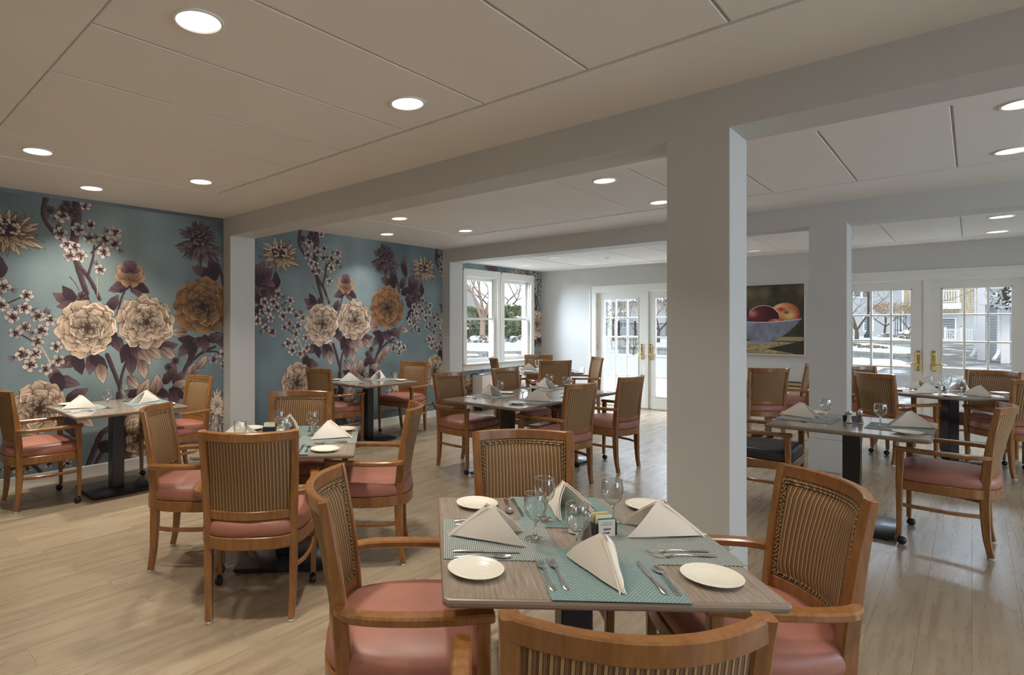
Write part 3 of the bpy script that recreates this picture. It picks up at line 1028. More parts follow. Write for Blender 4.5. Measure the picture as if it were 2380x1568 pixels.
# ---- sash windows on the mural wall
def sash_window(idx, yc):
    w = structure(empty('window_%d' % idx, (XL, yc, 0)))
    H_ = .505                                             # half width to the daylight opening
    mb = MB()
    for s_ in (-1, 1):
        a, b = sorted((s_ * (H_ - .06), s_ * .548))
        mb.box(0, a, .815, .022, b, WZ1 - .02)
        c = s_ * .548
        mb.box(.022, min(c, c - s_ * .022), .815, .030, max(c, c - s_ * .022), 2.425)
    mb.box(0, -.548, WZ1 - .02, .022, .548, 2.425).box(.022, -.548, 2.403, .030, .548, 2.432)
    mb.build('casing', 'trim_paint', w)
    mb = MB()                                             # jambs and head
    for s_ in (-1, 1):
        a, b = sorted((s_ * (H_ - .045), s_ * H_))
        mb.box(-.2, a, WZ0, 0, b, WZ1)
        a, b = sorted((s_ * (H_ - .062), s_ * (H_ - .045)))
        mb.box(-.085, a, WZ0, -.07, b, WZ1).box(-.045, a, WZ0, -.03, b, WZ1)
    mb.box(-.2, -H_, WZ1 - .035, 0, H_, WZ1).box(-.2, -H_, WZ0, 0, H_, WZ0 + .02)
    mb.build('jamb', 'trim_paint', w)
    MB().bevbox(-.02, -.56, .785, .065, .56, .815, .006).build('sill', 'trim_paint', w)
    MB().box(0, -.545, .69, .018, .545, .785).box(.018, -.545, .69, .024, .545, .712).build('apron', 'trim_paint', w)
    I = H_ - .05
    for z0, z1, x, b0, b1 in ((.82, 1.60, -.062, .065, .04), (1.56, 2.31, -.11, .04, .055)):
        mb = MB()
        st = .042
        mb.box(x - .018, -I, z0, x + .018, -I + st, z1).box(x - .018, I - st, z0, x + .018, I, z1)
        mb.box(x - .018, -I + st, z0, x + .018, I - st, z0 + b0).box(x - .018, -I + st, z1 - b1, x + .018, I - st, z1)
        sh = mb.build('sash', 'trim_paint', w)
        MB().box(x - .002, -I + st - .005, z0 + b0 - .005, x + .002, I - st + .005, z1 - b1 + .005).build('pane', 'window_glass', sh, 0)
        if z0 < 1:
            for yy in (-.18, .18):
                MB().bevbox(x + .018, yy - .03, z0 + .02, x + .034, yy + .03, z0 + .034, .004).build('sash_lift', 'trim_paint', sh)


sash_window(1, 8.121)
sash_window(2, 9.222)
# unseen windows on the right; the nearest-bay one is added for cool fill
for k, (y0, y1) in enumerate(((4.0, 6.6), (7.7, 9.7), (0.1, 2.5))):
    w = structure(empty('window_%d' % (k + 3), (XR, (y0 + y1) / 2, 0)))
    h = (y1 - y0) / 2
    mb = MB()
    for a, b in ((-h, -h + .07), (-.04, .04), (h - .07, h)):
        mb.box(.04, a, .62, .12, b, 2.38)
    mb.box(.04, -h, .62, .12, h, .69).box(.04, -h, 2.31, .12, h, 2.38)
    mb.build('window_frame', 'trim_paint', w)
    MB().box(.078, -h + .07, .69, .082, h - .07, 2.31).build('pane', 'window_glass', w, 0)
    MB().box(-.06, -h - .03, .60, .04, h + .03, .625).build('sill', 'trim_paint', w)


# ------------------------------------------------------------------ recessed lights
def downlight(x, y, z, tone, first=[]):
    if not first:
        r = empty('recessed_light', (x, y, z))
        MB().lathe([(.100, 0), (.100, -.005), (.097, -.008), (.088, -.007), (.084, -.001)], 32).build('trim_ring', 'trim_paint', r)
        MB().lathe([(.0001, -.0035), (.070, -.0035), (.0865, -.0012)], 32).build('lens', 'lamp_lens', r)
        first.append(r)
    else:
        r = copy_tree(first[0], (x, y, z), 0)
    if tone == 'cool' and y > 7:                          # barely glowing in the daylit bay
        for k in r.children:
            if k.name.startswith('lens'):
                me = bpy.data.meshes.get('lens_low')
                if me is None:
                    me = k.data.copy()
                    me.name = 'lens_low'
                    me.materials[0] = M('lamp_lens_low')
                k.data = me
    l = bpy.data.lights.get('recessed_lamp_' + tone)
    if l is None:
        l = bpy.data.lights.new('recessed_lamp_' + tone, 'AREA')
        l.shape = 'DISK'
        l.size = .15
        l.spread = R(112)
        l.energy = LAMP_W[tone]
        l.color = LAMP_COL[tone]
    lo = bpy.data.objects.new('lamp', l)
    COL.objects.link(lo)
    lo.location = (x, y, z - .014)
    return r


LX = {-4.72: 'leftmost column of lights', -2.235: 'second column of lights', 0.205: 'third column of lights'}
for bay, ys_, z, tone in (('nearest ceiling bay', (1.065, 2.27), ZC, 'warm'), ('middle ceiling bay', (4.66, 5.87), ZC, 'mid'), ('far ceiling bay', (8.09, 9.35), ZC3, 'cool')):
    for j, y in enumerate(ys_):
        for x in (-4.72, -2.235, .205):
            r = downlight(x, y, z + .006, tone if x < -4 else {'warm': 'warm' if x < 0 else 'side', 'mid': 'soft' if x < 0 else 'dim', 'cool': 'cool' if x < 0 else 'dim'}[tone])
            row = 'nearer row' if j == 0 else 'farther row'
            if x in LX:
                lab = 'round recessed light in the %s, %s, %s' % (bay, row, LX[x])
            else:
                lab = 'round recessed light in the %s, %s, by the right wall' % (bay, row)
            tag(r, lab, 'ceiling light', 'recessed ceiling lights')
for x, y, z, tone, lab in ((-2.235, -.95, ZC, 'back', 'added round recessed light behind the viewpoint, left one'),  # unseen pair added to light the nearest table from the front
                     (-.4, -.95, ZC, 'back', 'added round recessed light behind the viewpoint, right one'),
                     (-5.62, 1.682, ZC, 'warm', 'round recessed light close to the flower wall in the nearest bay'),
                     (-5.63, 5.324, ZC, 'mid', 'round recessed light close to the flower wall in the middle bay'),
                     (-5.60, 8.678, ZC3, 'cool', 'round recessed light close to the mural windows in the far bay')):
    tag(downlight(x, y, z, tone), lab, 'ceiling light', 'recessed ceiling lights')
for x, y, lab in ((-4.11, 8.66, 'small sprinkler cap in the far ceiling bay near the mural windows'), (-1.02, 8.70, 'small sprinkler cap in the far ceiling bay near the right doors')):
    s_ = MB().lathe([(.045, .007), (.045, 0), (.03, -.008), (.012, -.012), (.010, -.02), (.016, -.022), (.016, -.025), (.0005, -.026)], 20).build('sprinkler_head', 'trim_paint')
    s_.location = (x, y, ZC3 + .0)
    tag(s_, lab, 'sprinkler')

# ------------------------------------------------------------------ armchairs
POST = [(.2, -.240, .0), (.206, -.222, .12), (.209, -.213, .28), (.209, -.212, .42), (.212, -.220, .56), (.218, -.238, .74), (.2235, -.262, .90), (.2255, -.272, .957)]


def post_at(z):
    for a, b in zip(POST, POST[1:]):
        if z <= b[2]:
            t = (z - a[2]) / (b[2] - a[2])
            return a[0] + (b[0] - a[0]) * t, a[1] + (b[1] - a[1]) * t
    return POST[-1][0], POST[-1][1]


def bow(z):
    return .050 + .028 * smooth((z - .5) / .45)


def back_pt(u, z, off=0.0, inset=0.0):
    px, py = post_at(z)
    return (u * (px - inset), py - bow(z) * (1 - u * u) + off, z)


OUT = [(0, -.292), (.11, -.284), (.19, -.252), (.247, -.175), (.280, -.06), (.290, .06), (.282, .14), (.263, .198), (.215, .221), (.10, .227), (0, .228)]


def outline(inset):
    pts = [(x, y, 0) for x, y in OUT] + [(-x, y, 0) for x, y in OUT[-2:0:-1]]
    P = catmull(pts, 3, True)
    out = []
    n = len(P)
    for i in range(n):
        t = (P[(i + 1) % n] - P[i - 1]).normalized()
        out.append((P[i].x - t.y * inset, P[i].y + t.x * inset))
    return out


def make_chair(name, vinyl):
    root = empty(name)
    # rear legs run up into the back posts
    for s_ in (-1, 1):
        P = catmull([(s_ * x, y, z + (.013 if z == 0 else 0)) for x, y, z in POST], 4)
        dims = []
        for p in P:
            z = p.z
            w = .033 + .005 * smooth(z / .3)
            d = .034 + .016 * smooth(z / .35) - .020 * smooth((z - .5) / .45)
            dims.append((w, d))
        lg = MB().sweep(P, dims, up=(0, 1, 0), ch=.14).build('leg', 'chair_wood', root, 28)
        MB().lathe([(.018, 0), (.0195, .003), (.0195, .010), (.015, .014)], 16, (s_ * .2, -.240, 0), cap0=True, cap1=True).build('glide', 'glide_grey', lg)
    # front legs with ball casters
    for s_ in (-1, 1):
        P = [(s_ * .264, .196, .060), (s_ * .266, .195, .20), (s_ * .268, .194, .40), (s_ * .268, .192, .50), (s_ * .270, .190, .628)]
        lg = MB().sweep(P, [(.027, .027), (.031, .031), (.036, .037), (.038, .040), (.036, .042)], up=(0, 1, 0), ch=.14).build('leg', 'chair_wood', root, 28)
        cs = MB().lathe([(.006, .028), (.006, .062)], 10, (s_ * .264, .196, 0), cap0=True, cap1=True)
        for k in (-1, 1):
            rs = [[(s_ * .264 + k * w, .196 - .012 + r * math.cos(2 * PI * j / 16), .026 + r * math.sin(2 * PI * j / 16)) for j in range(16)] for w, r in ((.003, .012), (.004, .0255), (.010, .026), (.016, .022), (.020, .012), (.021, .001))]
            if k < 0:
                rs = [r_[::-1] for r_ in rs]
            cs.rings(rs, True, True, True)
        cs.build('caster', 'caster_black', lg)
    # top rail and lower rail of the back, both bowed backwards
    us = [i / 8 - 1 for i in range(17)]
    MB().sweep([back_pt(u, .934) for u in us], (.027, .047), up=(0, -.07, 1), ch=.16).build('top_rail', 'chair_wood', root, 28)
    MB().sweep([back_pt(u, .535, 0, .008) for u in us], (.024, .046), up=(0, 0, 1), ch=.16).build('cross_rail', 'chair_wood', root, 28)
    # upholstered panel
    za, zb = .557, .912
    nu, nv = 18, 12
    ins = .015
    mb = MB()
    front, rear = [], []
    for j in range(nv + 1):
        v = j / nv
        z = za + (zb - za) * v
        rf, rr_ = [], []
        for i in range(nu + 1):
            u = (i / nu) * 2 - 1
            e = min(1 - abs(u), 1.6 * v, 1.6 * (1 - v))
            puff = .020 * (smooth(e / .22)) + .006 * smooth(e / .8)
            rf.append(back_pt(u, z, .004 + puff, ins))
            rr_.append(back_pt(u, z, -.008, ins))
        front.append(rf)
        rear.append(rr_)
    W_ = nu + 1
    vs = [p for r_ in front for p in r_] + [p for r_ in rear for p in r_]
    o2 = W_ * (nv + 1)
    fs = []
    for j in range(nv):
        for i in range(nu):
            a = j * W_ + i
            fs.append((a + 1, a, a + W_, a + W_ + 1))
            fs.append((o2 + a, o2 + a + 1, o2 + a + W_ + 1, o2 + a + W_))
    for j in range(nv):
        a, b = j * W_, j * W_ + nu
        fs.append((a, o2 + a, o2 + a + W_, a + W_))
        fs.append((o2 + b, b, b + W_, o2 + b + W_))
    for i in range(nu):
        a, b = i, nv * W_ + i
        fs.append((a, a + 1, o2 + a + 1, o2 + a))
        fs.append((b + 1, b, o2 + b, o2 + b + 1))
    br = mb.add(vs, fs).build('backrest', 'striped_fabric', root, 60)
    # double welt round the panel
    loop = []
    for t in range(14): loop.append((-.955 + 1.91 * t / 14, za + .007))
    for t in range(10): loop.append((.955, za + .007 + (zb - za - .014) * t / 10))
    for t in range(14): loop.append((.955 - 1.91 * t / 14, zb - .007))
    for t in range(11): loop.append((-.955, zb - .007 - (zb - za - .014) * t / 10))
    for d in (0, .009):
        P = [back_pt(u * (1 - d / .2), z + (d if z < .6 else -d if z > .9 else 0), .011 + d * .35, ins) for u, z in loop]
        mbw = MB().tube(P, .0046, 6)
        mbw.build('welt', 'welt_trim', br)
    # seat frame and cushion
    rs = []
    for ins_, z in ((.004, .372), (0, .376), (0, .430), (.004, .434)):
        rs.append([(x, y, z) for x, y in outline(ins_)])
    MB().rings(rs, True, True, True).build('seat_frame', 'chair_wood', root, 28)
    o0 = outline(.004)
    n = len(o0)
    rs = []
    for sc_, z in ((.97, .434), (.99, .440), (1.0, .455), (1.0, .470), (.985, .489), (.955, .503), (.88, .515), (.72, .5235), (.5, .528), (.25, .530), (.02, .5305)):
        rs.append([(x * sc_, (y + .02) * sc_ - .02, z + .006 * (y + .02) * sc_ / .25 * 0) for x, y in o0])
    MB().rings(rs, True, True, True).build('seat_cushion', vinyl, root, 80)
    # arms
    for s_ in (-1, 1):
        P = catmull([(s_ * .213, -.232, .638), (s_ * .247, -.218, .640), (s_ * .274, -.176, .641), (s_ * .287, -.10, .641), (s_ * .290, 0, .641), (s_ * .284, .10, .641), (s_ * .273, .187, .642), (s_ * .270, .222, .642)], 4)
        nP = len(P)
        dims = []
        for i in range(nP):
            t = i / (nP - 1)
            w = .030 + .020 * smooth(t / .3) - .022 * smooth((t - .955) / .09)
            dims.append((w, .028))
        MB().sweep(P, dims, ch=.22).build('arm', 'chair_wood', root, 28)
    # bowed side stretchers
    for s_ in (-1, 1):
        P = catmull([(s_ * .209, -.205, .262), (s_ * .250, -.12, .264), (s_ * .270, .0, .266), (s_ * .272, .10, .267), (s_ * .266, .186, .268)], 3)
        MB().sweep(P, (.016, .024), ch=.25).build('stretcher', 'chair_wood', root, 28)
    return root


proto = make_chair('armchair', 'rose_vinyl')
dark_chair = copy_tree(proto)
for k in dark_chair.children:
    if k.name.startswith('seat_cushion'):
        k.data = k.data.copy()
        k.data.materials[0] = M('black_vinyl')
used = set()
SEAT = {}
TABLE_OF = {}
for ks, tx, ty, bw in (('C7 C8 C9 C10', -.973, 1.796, .265), ('C3 C4 C6', -3.13, 2.066, .265), ('C5', -3.13, 2.066, .298), ('C1 C2', -5.50, 1.85, .265), ('C11 C12', -5.58, 4.94, .265),
                       ('C13 C14', -3.25, 4.70, .265), ('C15 C16', -3.218, 5.614, .265), ('C18 C19 C20', -4.85, 8.08, .265), ('C17', -4.85, 8.08, .335), ('C21 C22', -.635, 5.34, .265),
                       ('C23 C24 C25', -.17, 8.5, .27), ('C26', -.17, 8.5, .46), ('C27', -2.32, 8.62, .28), ('C28', -2.32, 8.62, .40)):
    for k in ks.split():
        TABLE_OF[k] = (tx, ty, bw)


def place_chair(key, ref, p, heading, label, group='armchairs round the dining tables'):
    """ref 'rear': p is the middle between the rear feet; 'top': p is the middle of the top rail ends"""
    h = R(heading)
    d = .240 if ref == 'rear' else .272
    x, y = p[0] + math.cos(h) * d, p[1] + math.sin(h) * d
    if key in TABLE_OF:                                  # keep the casters clear of the base plate
        tx, ty, bw = TABLE_OF[key]
        gap = (tx - x) * math.cos(h) + (ty - y) * math.sin(h) - .215 - bw
        if gap < .008:
            x -= math.cos(h) * (.008 - gap)
            y -= math.sin(h) * (.008 - gap)
            print('moved', key, round(.008 - gap, 3))
    src = dark_chair if key == 'C21' else proto
    if src.name in used:
        o = copy_tree(src, (x, y, 0), h - PI / 2)
    else:
        used.add(src.name)
        o = src
        o.location = (x, y, 0)
        o.rotation_euler = (0, 0, h - PI / 2)
    tag(o, label, 'chair', group)
    SEAT[key] = (x, y, h)
    return o


for row in (
    ('C7', 'top', (-1.52, 1.19), 45, 'rose seat armchair at the left side of the nearest table'),
    ('C10', 'top', (-.427, 1.0155), 133.6, 'armchair seen from behind, at the near edge of the nearest table'),
    ('C8', 'top', (-.358, 2.342), 219.7, 'striped armchair at the right side of the nearest table'),
    ('C9', 'top', (-1.5555, 2.374), -46.9, 'striped armchair at the far side of the nearest table, facing us'),
    ('C4', 'rear', (-2.56, 1.487), 138, 'armchair seen from behind at the table left of the nearest one'),
    ('C3', 'rear', (-3.665, 1.508), 48.7, 'armchair on the left of the table beside the first pilaster'),
    ('C5', 'rear', (-2.651, 2.626), 222, 'armchair on the right of the table beside the first pilaster'),
    ('C6', 'top', (-3.7265, 2.601), -45.6, 'armchair behind the table beside the first pilaster, facing us'),
    ('C1', 'rear', (-5.555, 1.054), 90, 'leftmost armchair, at the near side of the table by the mural'),
    ('C2', 'top', (-5.575, 2.67), -86, 'armchair at the mural table, in front of the first pilaster'),
    ('C11', 'top', (-5.58, 4.14), 90, 'armchair seen from behind at the mural table beyond the first pilaster'),
    ('C12', 'top', (-5.634, 5.868), -81, 'armchair against the second mural panel, facing us'),
    ('C13', 'rear', (-3.92, 4.694), .5, 'near left armchair at the long double table'),
    ('C16', 'top', (-3.827, 5.68), -5, 'far left armchair at the long double table'),
    ('C14', 'top', (-2.536, 4.745), 174.5, 'near right armchair at the long double table'),
    ('C15', 'rear', (-2.575, 5.715), 175, 'far right armchair at the long double table, back to the glass doors'),
    ('C19', 'top', (-4.3745, 7.5215), 138, 'armchair seen from behind at the corner table by the windows'),
    ('C18', 'top', (-5.365, 8.6835), -47, 'armchair at the corner table below the right sash window, facing us'),
    ('C17', 'top', (-5.395, 7.535), 45, 'armchair at the corner table seen edge-on in front of the left window'),
    ('C20', 'top', (-4.275, 8.66), 226, 'armchair at the corner table next to the left glass doors'),
    ('C21', 'rear', (-1.43, 5.36), 1, 'armchair with a black seat, partly behind the big column'),
    ('C22', 'rear', (.085, 5.335), 178, 'armchair at the right end of the rectangular table right of the column'),
    ('C23', 'rear', (-.747, 7.95), 51.8, 'armchair seen from behind at the round table, beside the far column'),
    ('C25', 'rear', (.353, 8.166), 128.5, 'armchair seen from behind at the round table, cut by the right edge'),
    ('C24', 'top', (.146, 9.13), 248, 'armchair at the round table in front of the right door leaf, facing us'),
    ('C26', 'top', (-.94, 8.92), -40, 'armchair at the round table in front of the left door leaf'),
    ('C27', 'top', (-1.745, 7.9665), 134, 'armchair seen from behind below the fruit painting'),
    ('C28', 'rear', (-1.658, 9.0), 198, 'armchair seen side-on below the right edge of the fruit painting'),
):
    place_chair(*row)

# ------------------------------------------------------------------ tables
TZ = .747


def make_table():
    root = empty('dining_table')
    h = .457
    def ring(i, z):
        c = .012
        return [(-h + i + c, -h + i, z), (h - i - c, -h + i, z), (h - i, -h + i + c, z), (h - i, h - i - c, z), (h - i - c, h - i, z), (-h + i + c, h - i, z), (-h + i, h - i - c, z), (-h + i, -h + i + c, z)]
    tp = MB().rings([ring(.012, TZ - .004), ring(.010, TZ)], True, True, True).build('tabletop', 'table_laminate', root, 0)
    MB().rings([ring(.045, TZ - .034), ring(.008, TZ - .026), ring(.001, TZ - .018), ring(0, TZ - .010), ring(.003, TZ - .003), ring(.010, TZ - .0005), ring(.014, TZ - .001)], True, True, False).build('edge_band', 'table_edge', tp, 30)
    pedestal(root)
    return root


def pedestal(root, bw=.265):
    MB().bevbox(-.052, -.052, .03, .052, .052, TZ - .05, .004).build('column', 'black_metal', root)
    MB().bevbox(-.20, -.028, TZ - .052, .20, .028, TZ - .034, .003).bevbox(-.028, -.20, TZ - .052, .028, .20, TZ - .034, .003).build('top_bracket', 'black_metal', root)
    bs = MB().bevbox(-bw, -bw, .012, bw, bw, .030, .006).build('base_plate', 'black_metal', root)
    for a in (-1, 1):
        for b in (-1, 1):
            MB().lathe([(.018, 0), (.018, .012)], 12, (a * (bw - .05), b * (bw - .05), 0), cap0=True, cap1=True).build('foot', 'charcoal_plastic', bs)


def make_round(rad):
    root = empty('round_table')
    tp = MB().lathe([(rad - .012, TZ - .004), (rad - .010, TZ)], 72, cap0=True, cap1=True).build('tabletop', 'table_laminate', root, 0)
    MB().lathe([(rad - .045, TZ - .034), (rad - .008, TZ - .026), (rad, TZ - .012), (rad - .004, TZ - .002), (rad - .014, TZ - .001)], 72, cap0=True).build('edge_band', 'table_edge', tp, 30)
    pedestal(root, .24)
    return root


tbl = make_table()
tables = {}
for i, (key, c, a, label) in enumerate((
    ('T3', (-.973, 1.796), 42.4, 'nearest square table, laid for four'),
    ('T2', (-3.13, 2.066), 47.6, 'square table laid for four in front of the first pilaster'),
    ('T1', (-5.50, 1.85), 0, 'square table laid for two against the left mural'),
    ('T4', (-5.58, 4.94), 0, 'square table laid for two against the mural beyond the first pilaster'),
    ('T5', (-3.25, 4.70), -2, 'near half of the long double table'),
    ('T5b', (-3.218, 5.614), -2, 'far half of the long double table'),
    ('T6', (-4.85, 8.08), 45, 'square table in the corner by the sash windows'),
    ('T7', (-.635, 5.34), 0, 'square table laid for two, right of the big column'),
    ('T9', (-2.32, 8.62), 45, 'square table below the fruit painting, mostly behind the big column'),
)):
    t = tbl if i == 0 else copy_tree(tbl)
    t.location = (c[0], c[1], 0)
    t.rotation_euler = (0, 0, R(a))
    tag(t, label, 'table', 'square dining tables')
    tables[key] = (c[0], c[1], R(a))
rt_ = make_round(.56)
rt_.location = (-.17, 8.5, 0)
rt_.rotation_euler = (0, 0, R(40))
tag(rt_, 'round table in front of the right glass doors', 'table')
tables['T8'] = (-.17, 8.5, R(40))


# ------------------------------------------------------------------ table ware
def make_goblet():
    root = empty('goblet')
    prof = [(p.x, p.y) for p in catmull([(.005, .066, 0), (.015, .0695, 0), (.0265, .079, 0), (.0345, .093, 0), (.0383, .109, 0), (.0386, .123, 0), (.0370, .139, 0), (.0343, .156, 0)], 3)]
    inner = [(max(.0015, r - .0013), z + .0015) for r, z in prof[1:]]
    rim = [(prof[-1][0] - .0003, prof[-1][1] + .0007)]
    o = MB().lathe(prof + rim + inner[::-1] + [(.0008, prof[1][1] + .001)], 32).build('bowl', 'goblet_glass', root, 80)
    MB().lathe([(.0343 + .0013 * math.cos(q), .156 + .0013 * math.sin(q)) for q in [i * PI / 3 for i in range(7)]], 32).build('rim', 'rim_glass', root, 80)
    MB().lathe([(.0005, .004), (.034, .0035), (.0355, .002), (.0355, .0008), (.034, 0), (.0005, 0)][::-1] , 32).build('foot', 'goblet_glass', root, 60)
    MB().lathe([(.0008, .002), (.014, .0055), (.0075, .012), (.0052, .022), (.0062, .040), (.0056, .056), (.0105, .066), (.013, .070), (.0008, .0725)], 20).build('stem', 'solid_glass', root, 80)
    return root


def make_plate():
    root = empty('side_plate')
    prof = [(.0005, .004), (.046, .004), (.050, .0055), (.056, .0085), (.062, .0098), (.078, .0135), (.0815, .0150), (.083, .0142), (.0825, .0125), (.062, .0072), (.052, .0030), (.050, 0), (.045, 0), (.044, .002), (.0005, .002)]
    o = MB().lathe(prof[::-1], 48).build('side_plate', 'porcelain', None, 60)
    COL.objects.unlink(bpy.data.objects[root.name])
    bpy.data.objects.remove(root)
    return o


def tent(L, w, h, off, n=10, puff=.013):
    """one layer of the folded napkin: front tip at y=-L/2, two wings opening to the back, ridge rising to the apex"""
    F = Vector((0, -L / 2, 0))
    A = Vector((0, L * .06, h))
    vs, fs = [], []
    for s_ in (-1, 1):
        B = Vector((s_ * w / 2, L / 2, 0))
        nrm = (A - F).cross(B - F).normalized() * (-s_)
        if nrm.z < 0: nrm = -nrm
        base = len(vs)
        idx = {}
        for i in range(n + 1):
            for j in range(n + 1 - i):
                a, b = i / n, j / n          # a toward A, b toward B
                c = 1 - a - b
                p = F * c + A * a + B * b
                bul = puff * (4 * a * b + 3 * c * b + 1.5 * c * a * 1) + .003 * math.sin(9 * b + 4 * a)
                p = p + nrm * bul * (.3 + .7 * min(1, 3 * b))
                if a > .86: p.z -= .012 * ((a - .86) / .14) ** 2
                p.z = max(p.z, 0) + off * 0
                idx[i, j] = len(vs)
                vs.append(p + Vector((0, 0, 0)) - nrm * off)
        for i in range(n):
            for j in range(n - i):
                t = (idx[i, j], idx[i + 1, j], idx[i, j + 1])
                fs.append(t if s_ > 0 else t[::-1])
                if j < n - i - 1:
                    t = (idx[i + 1, j], idx[i + 1, j + 1], idx[i, j + 1])
                    fs.append(t if s_ > 0 else t[::-1])
    return vs, fs


def make_napkin():
    bm = bmesh.new()
    for off, sc_ in ((0, 1), (.0075, .985)):
        vs, fs = tent(.262 * sc_, .150, .118 * sc_, off)
        bv = [bm.verts.new(v) for v in vs]
        for f in fs:
            bm.faces.new([bv[i] for i in f])
    bmesh.ops.remove_doubles(bm, verts=bm.verts, dist=.0004)
    bmesh.ops.recalc_face_normals(bm, faces=bm.faces)
    bmesh.ops.solidify(bm, geom=bm.faces[:], thickness=.0035)
    zmin = min(v.co.z for v in bm.verts)
    for v in bm.verts:
        v.co.z -= zmin
    me = bpy.data.meshes.new('napkin')
    bm.to_mesh(me)
    bm.free()
    me.materials.append(M('napkin_cloth'))
    me.polygons.foreach_set('use_smooth', [True] * len(me.polygons))
    me.set_sharp_from_angle(angle=R(65))
    o = bpy.data.objects.new('napkin', me)
    COL.objects.link(o)
    return o


def flat_bar(path, widths, thick):
    """blade-like bar: path of (y, z), half widths"""
    rs = []
    for (y, z), w in zip(path, widths):
        rs.append([(-w, y, z), (-w * .6, y, z + thick), (w * .6, y, z + thick), (w, y, z), (w * .6, y, z - thick * .4), (-w * .6, y, z - thick * .4)])
    return rs


def make_fork():
    mb = MB()
    hp = [(-.100, .001), (-.092, .002), (-.07, .003), (-.04, .005), (0, .008), (.03, .008), (.042, .005)]
    mb.rings(flat_bar(hp, [.004, .0095, .0085, .005, .0032, .0035, .006], .0014), True, True, True)
    mb.rings(flat_bar([(.042, .005), (.05, .0035), (.062, .003)], [.006, .0115, .0125], .0011), True, True, True)
    for k in range(4):
        x = -.0105 + .007 * k
        mb.add([(x + a, y, z) for y, z, w in ((.061, .003, .0022), (.085, .0045, .0018), (.100, .008, .0010)) for a in (-w, w)] +
               [(x + a, y, z - .0014) for y, z, w in ((.061, .003, .0022), (.085, .0045, .0018), (.100, .008, .0010)) for a in (-w, w)],
               [(0, 1, 3, 2), (2, 3, 5, 4), (7, 6, 8, 9), (9, 8, 10, 11), (0, 2, 8, 6), (2, 4, 10, 8), (3, 1, 7, 9), (5, 3, 9, 11), (4, 5, 11, 10), (1, 0, 6, 7)])
    return mb.build('fork', 'steel', None, 45)


def make_spoon():
    mb = MB()
    hp = [(-.095, .001), (-.088, .002), (-.066, .003), (-.035, .006), (0, .009), (.028, .008), (.036, .006)]
    mb.rings(flat_bar(hp, [.004, .0095, .0085, .005, .0030, .0032, .005], .0014), True, True, True)
    rs = []
    for k in range(9):
        t = k / 8
        y = .034 + .056 * t
        w = .0165 * math.sqrt(max(.02, 1 - (2 * t - 1) ** 2)) * (1.05 - .2 * t)
        dep = .0055 * math.sin(PI * min(1, t * 1.02 + .01))
        rim = .006 - .002 * t
        rs.append([(w * q, y, rim - dep * (1 - q * q)) for q in (-1, -.6, -.2, .2, .6, 1)] + [(w * q, y, rim - dep * (1 - q * q) - .0011) for q in (1, .6, .2, -.2, -.6, -1)])
    mb.rings(rs, True, True, True)
    return mb.build('spoon', 'steel', None, 60)


def make_knife():
    mb = MB()
    mb.rings(flat_bar([(-.105, .003), (-.098, .004), (-.06, .0045), (-.02, .0045), (-.006, .0045)], [.004, .0088, .0075, .006, .0058], .0022), True, True, True)
    rs = []
    for y, a, b in ((-.006, -.0055, .0055), (.01, -.0075, .006), (.06, -.008, .006), (.092, -.007, .006), (.104, -.0035, .0055), (.110, .002, .0045)):
        rs.append([(a, y, .0035), (b, y, .0052), (b, y, .0028), (a, y, .0028)])
    mb.rings(rs, True, True, True)
    return mb.build('knife', 'steel', None, 45)


def make_shaker(name, fill):
    root = empty(name)
    MB().lathe([(.0005, 0), (.021, 0), (.022, .006), (.0165, .02), (.0135, .045), (.0125, .066), (.0145, .073), (.0005, .0735)], 10).build('bottle', 'goblet_glass', root, 30)
    MB().lathe([(.0005, .003), (.019, .004), (.0145, .021), (.0118, .045), (.011, .058), (.0005, .058)], 14).build('filling', fill, root, 50)
    MB().lathe([(.0145, .072), (.0150, .086), (.0125, .093), (.008, .098), (.0005, .100)], 18, cap0=True).build('cap', 'steel', root, 50)
    return root


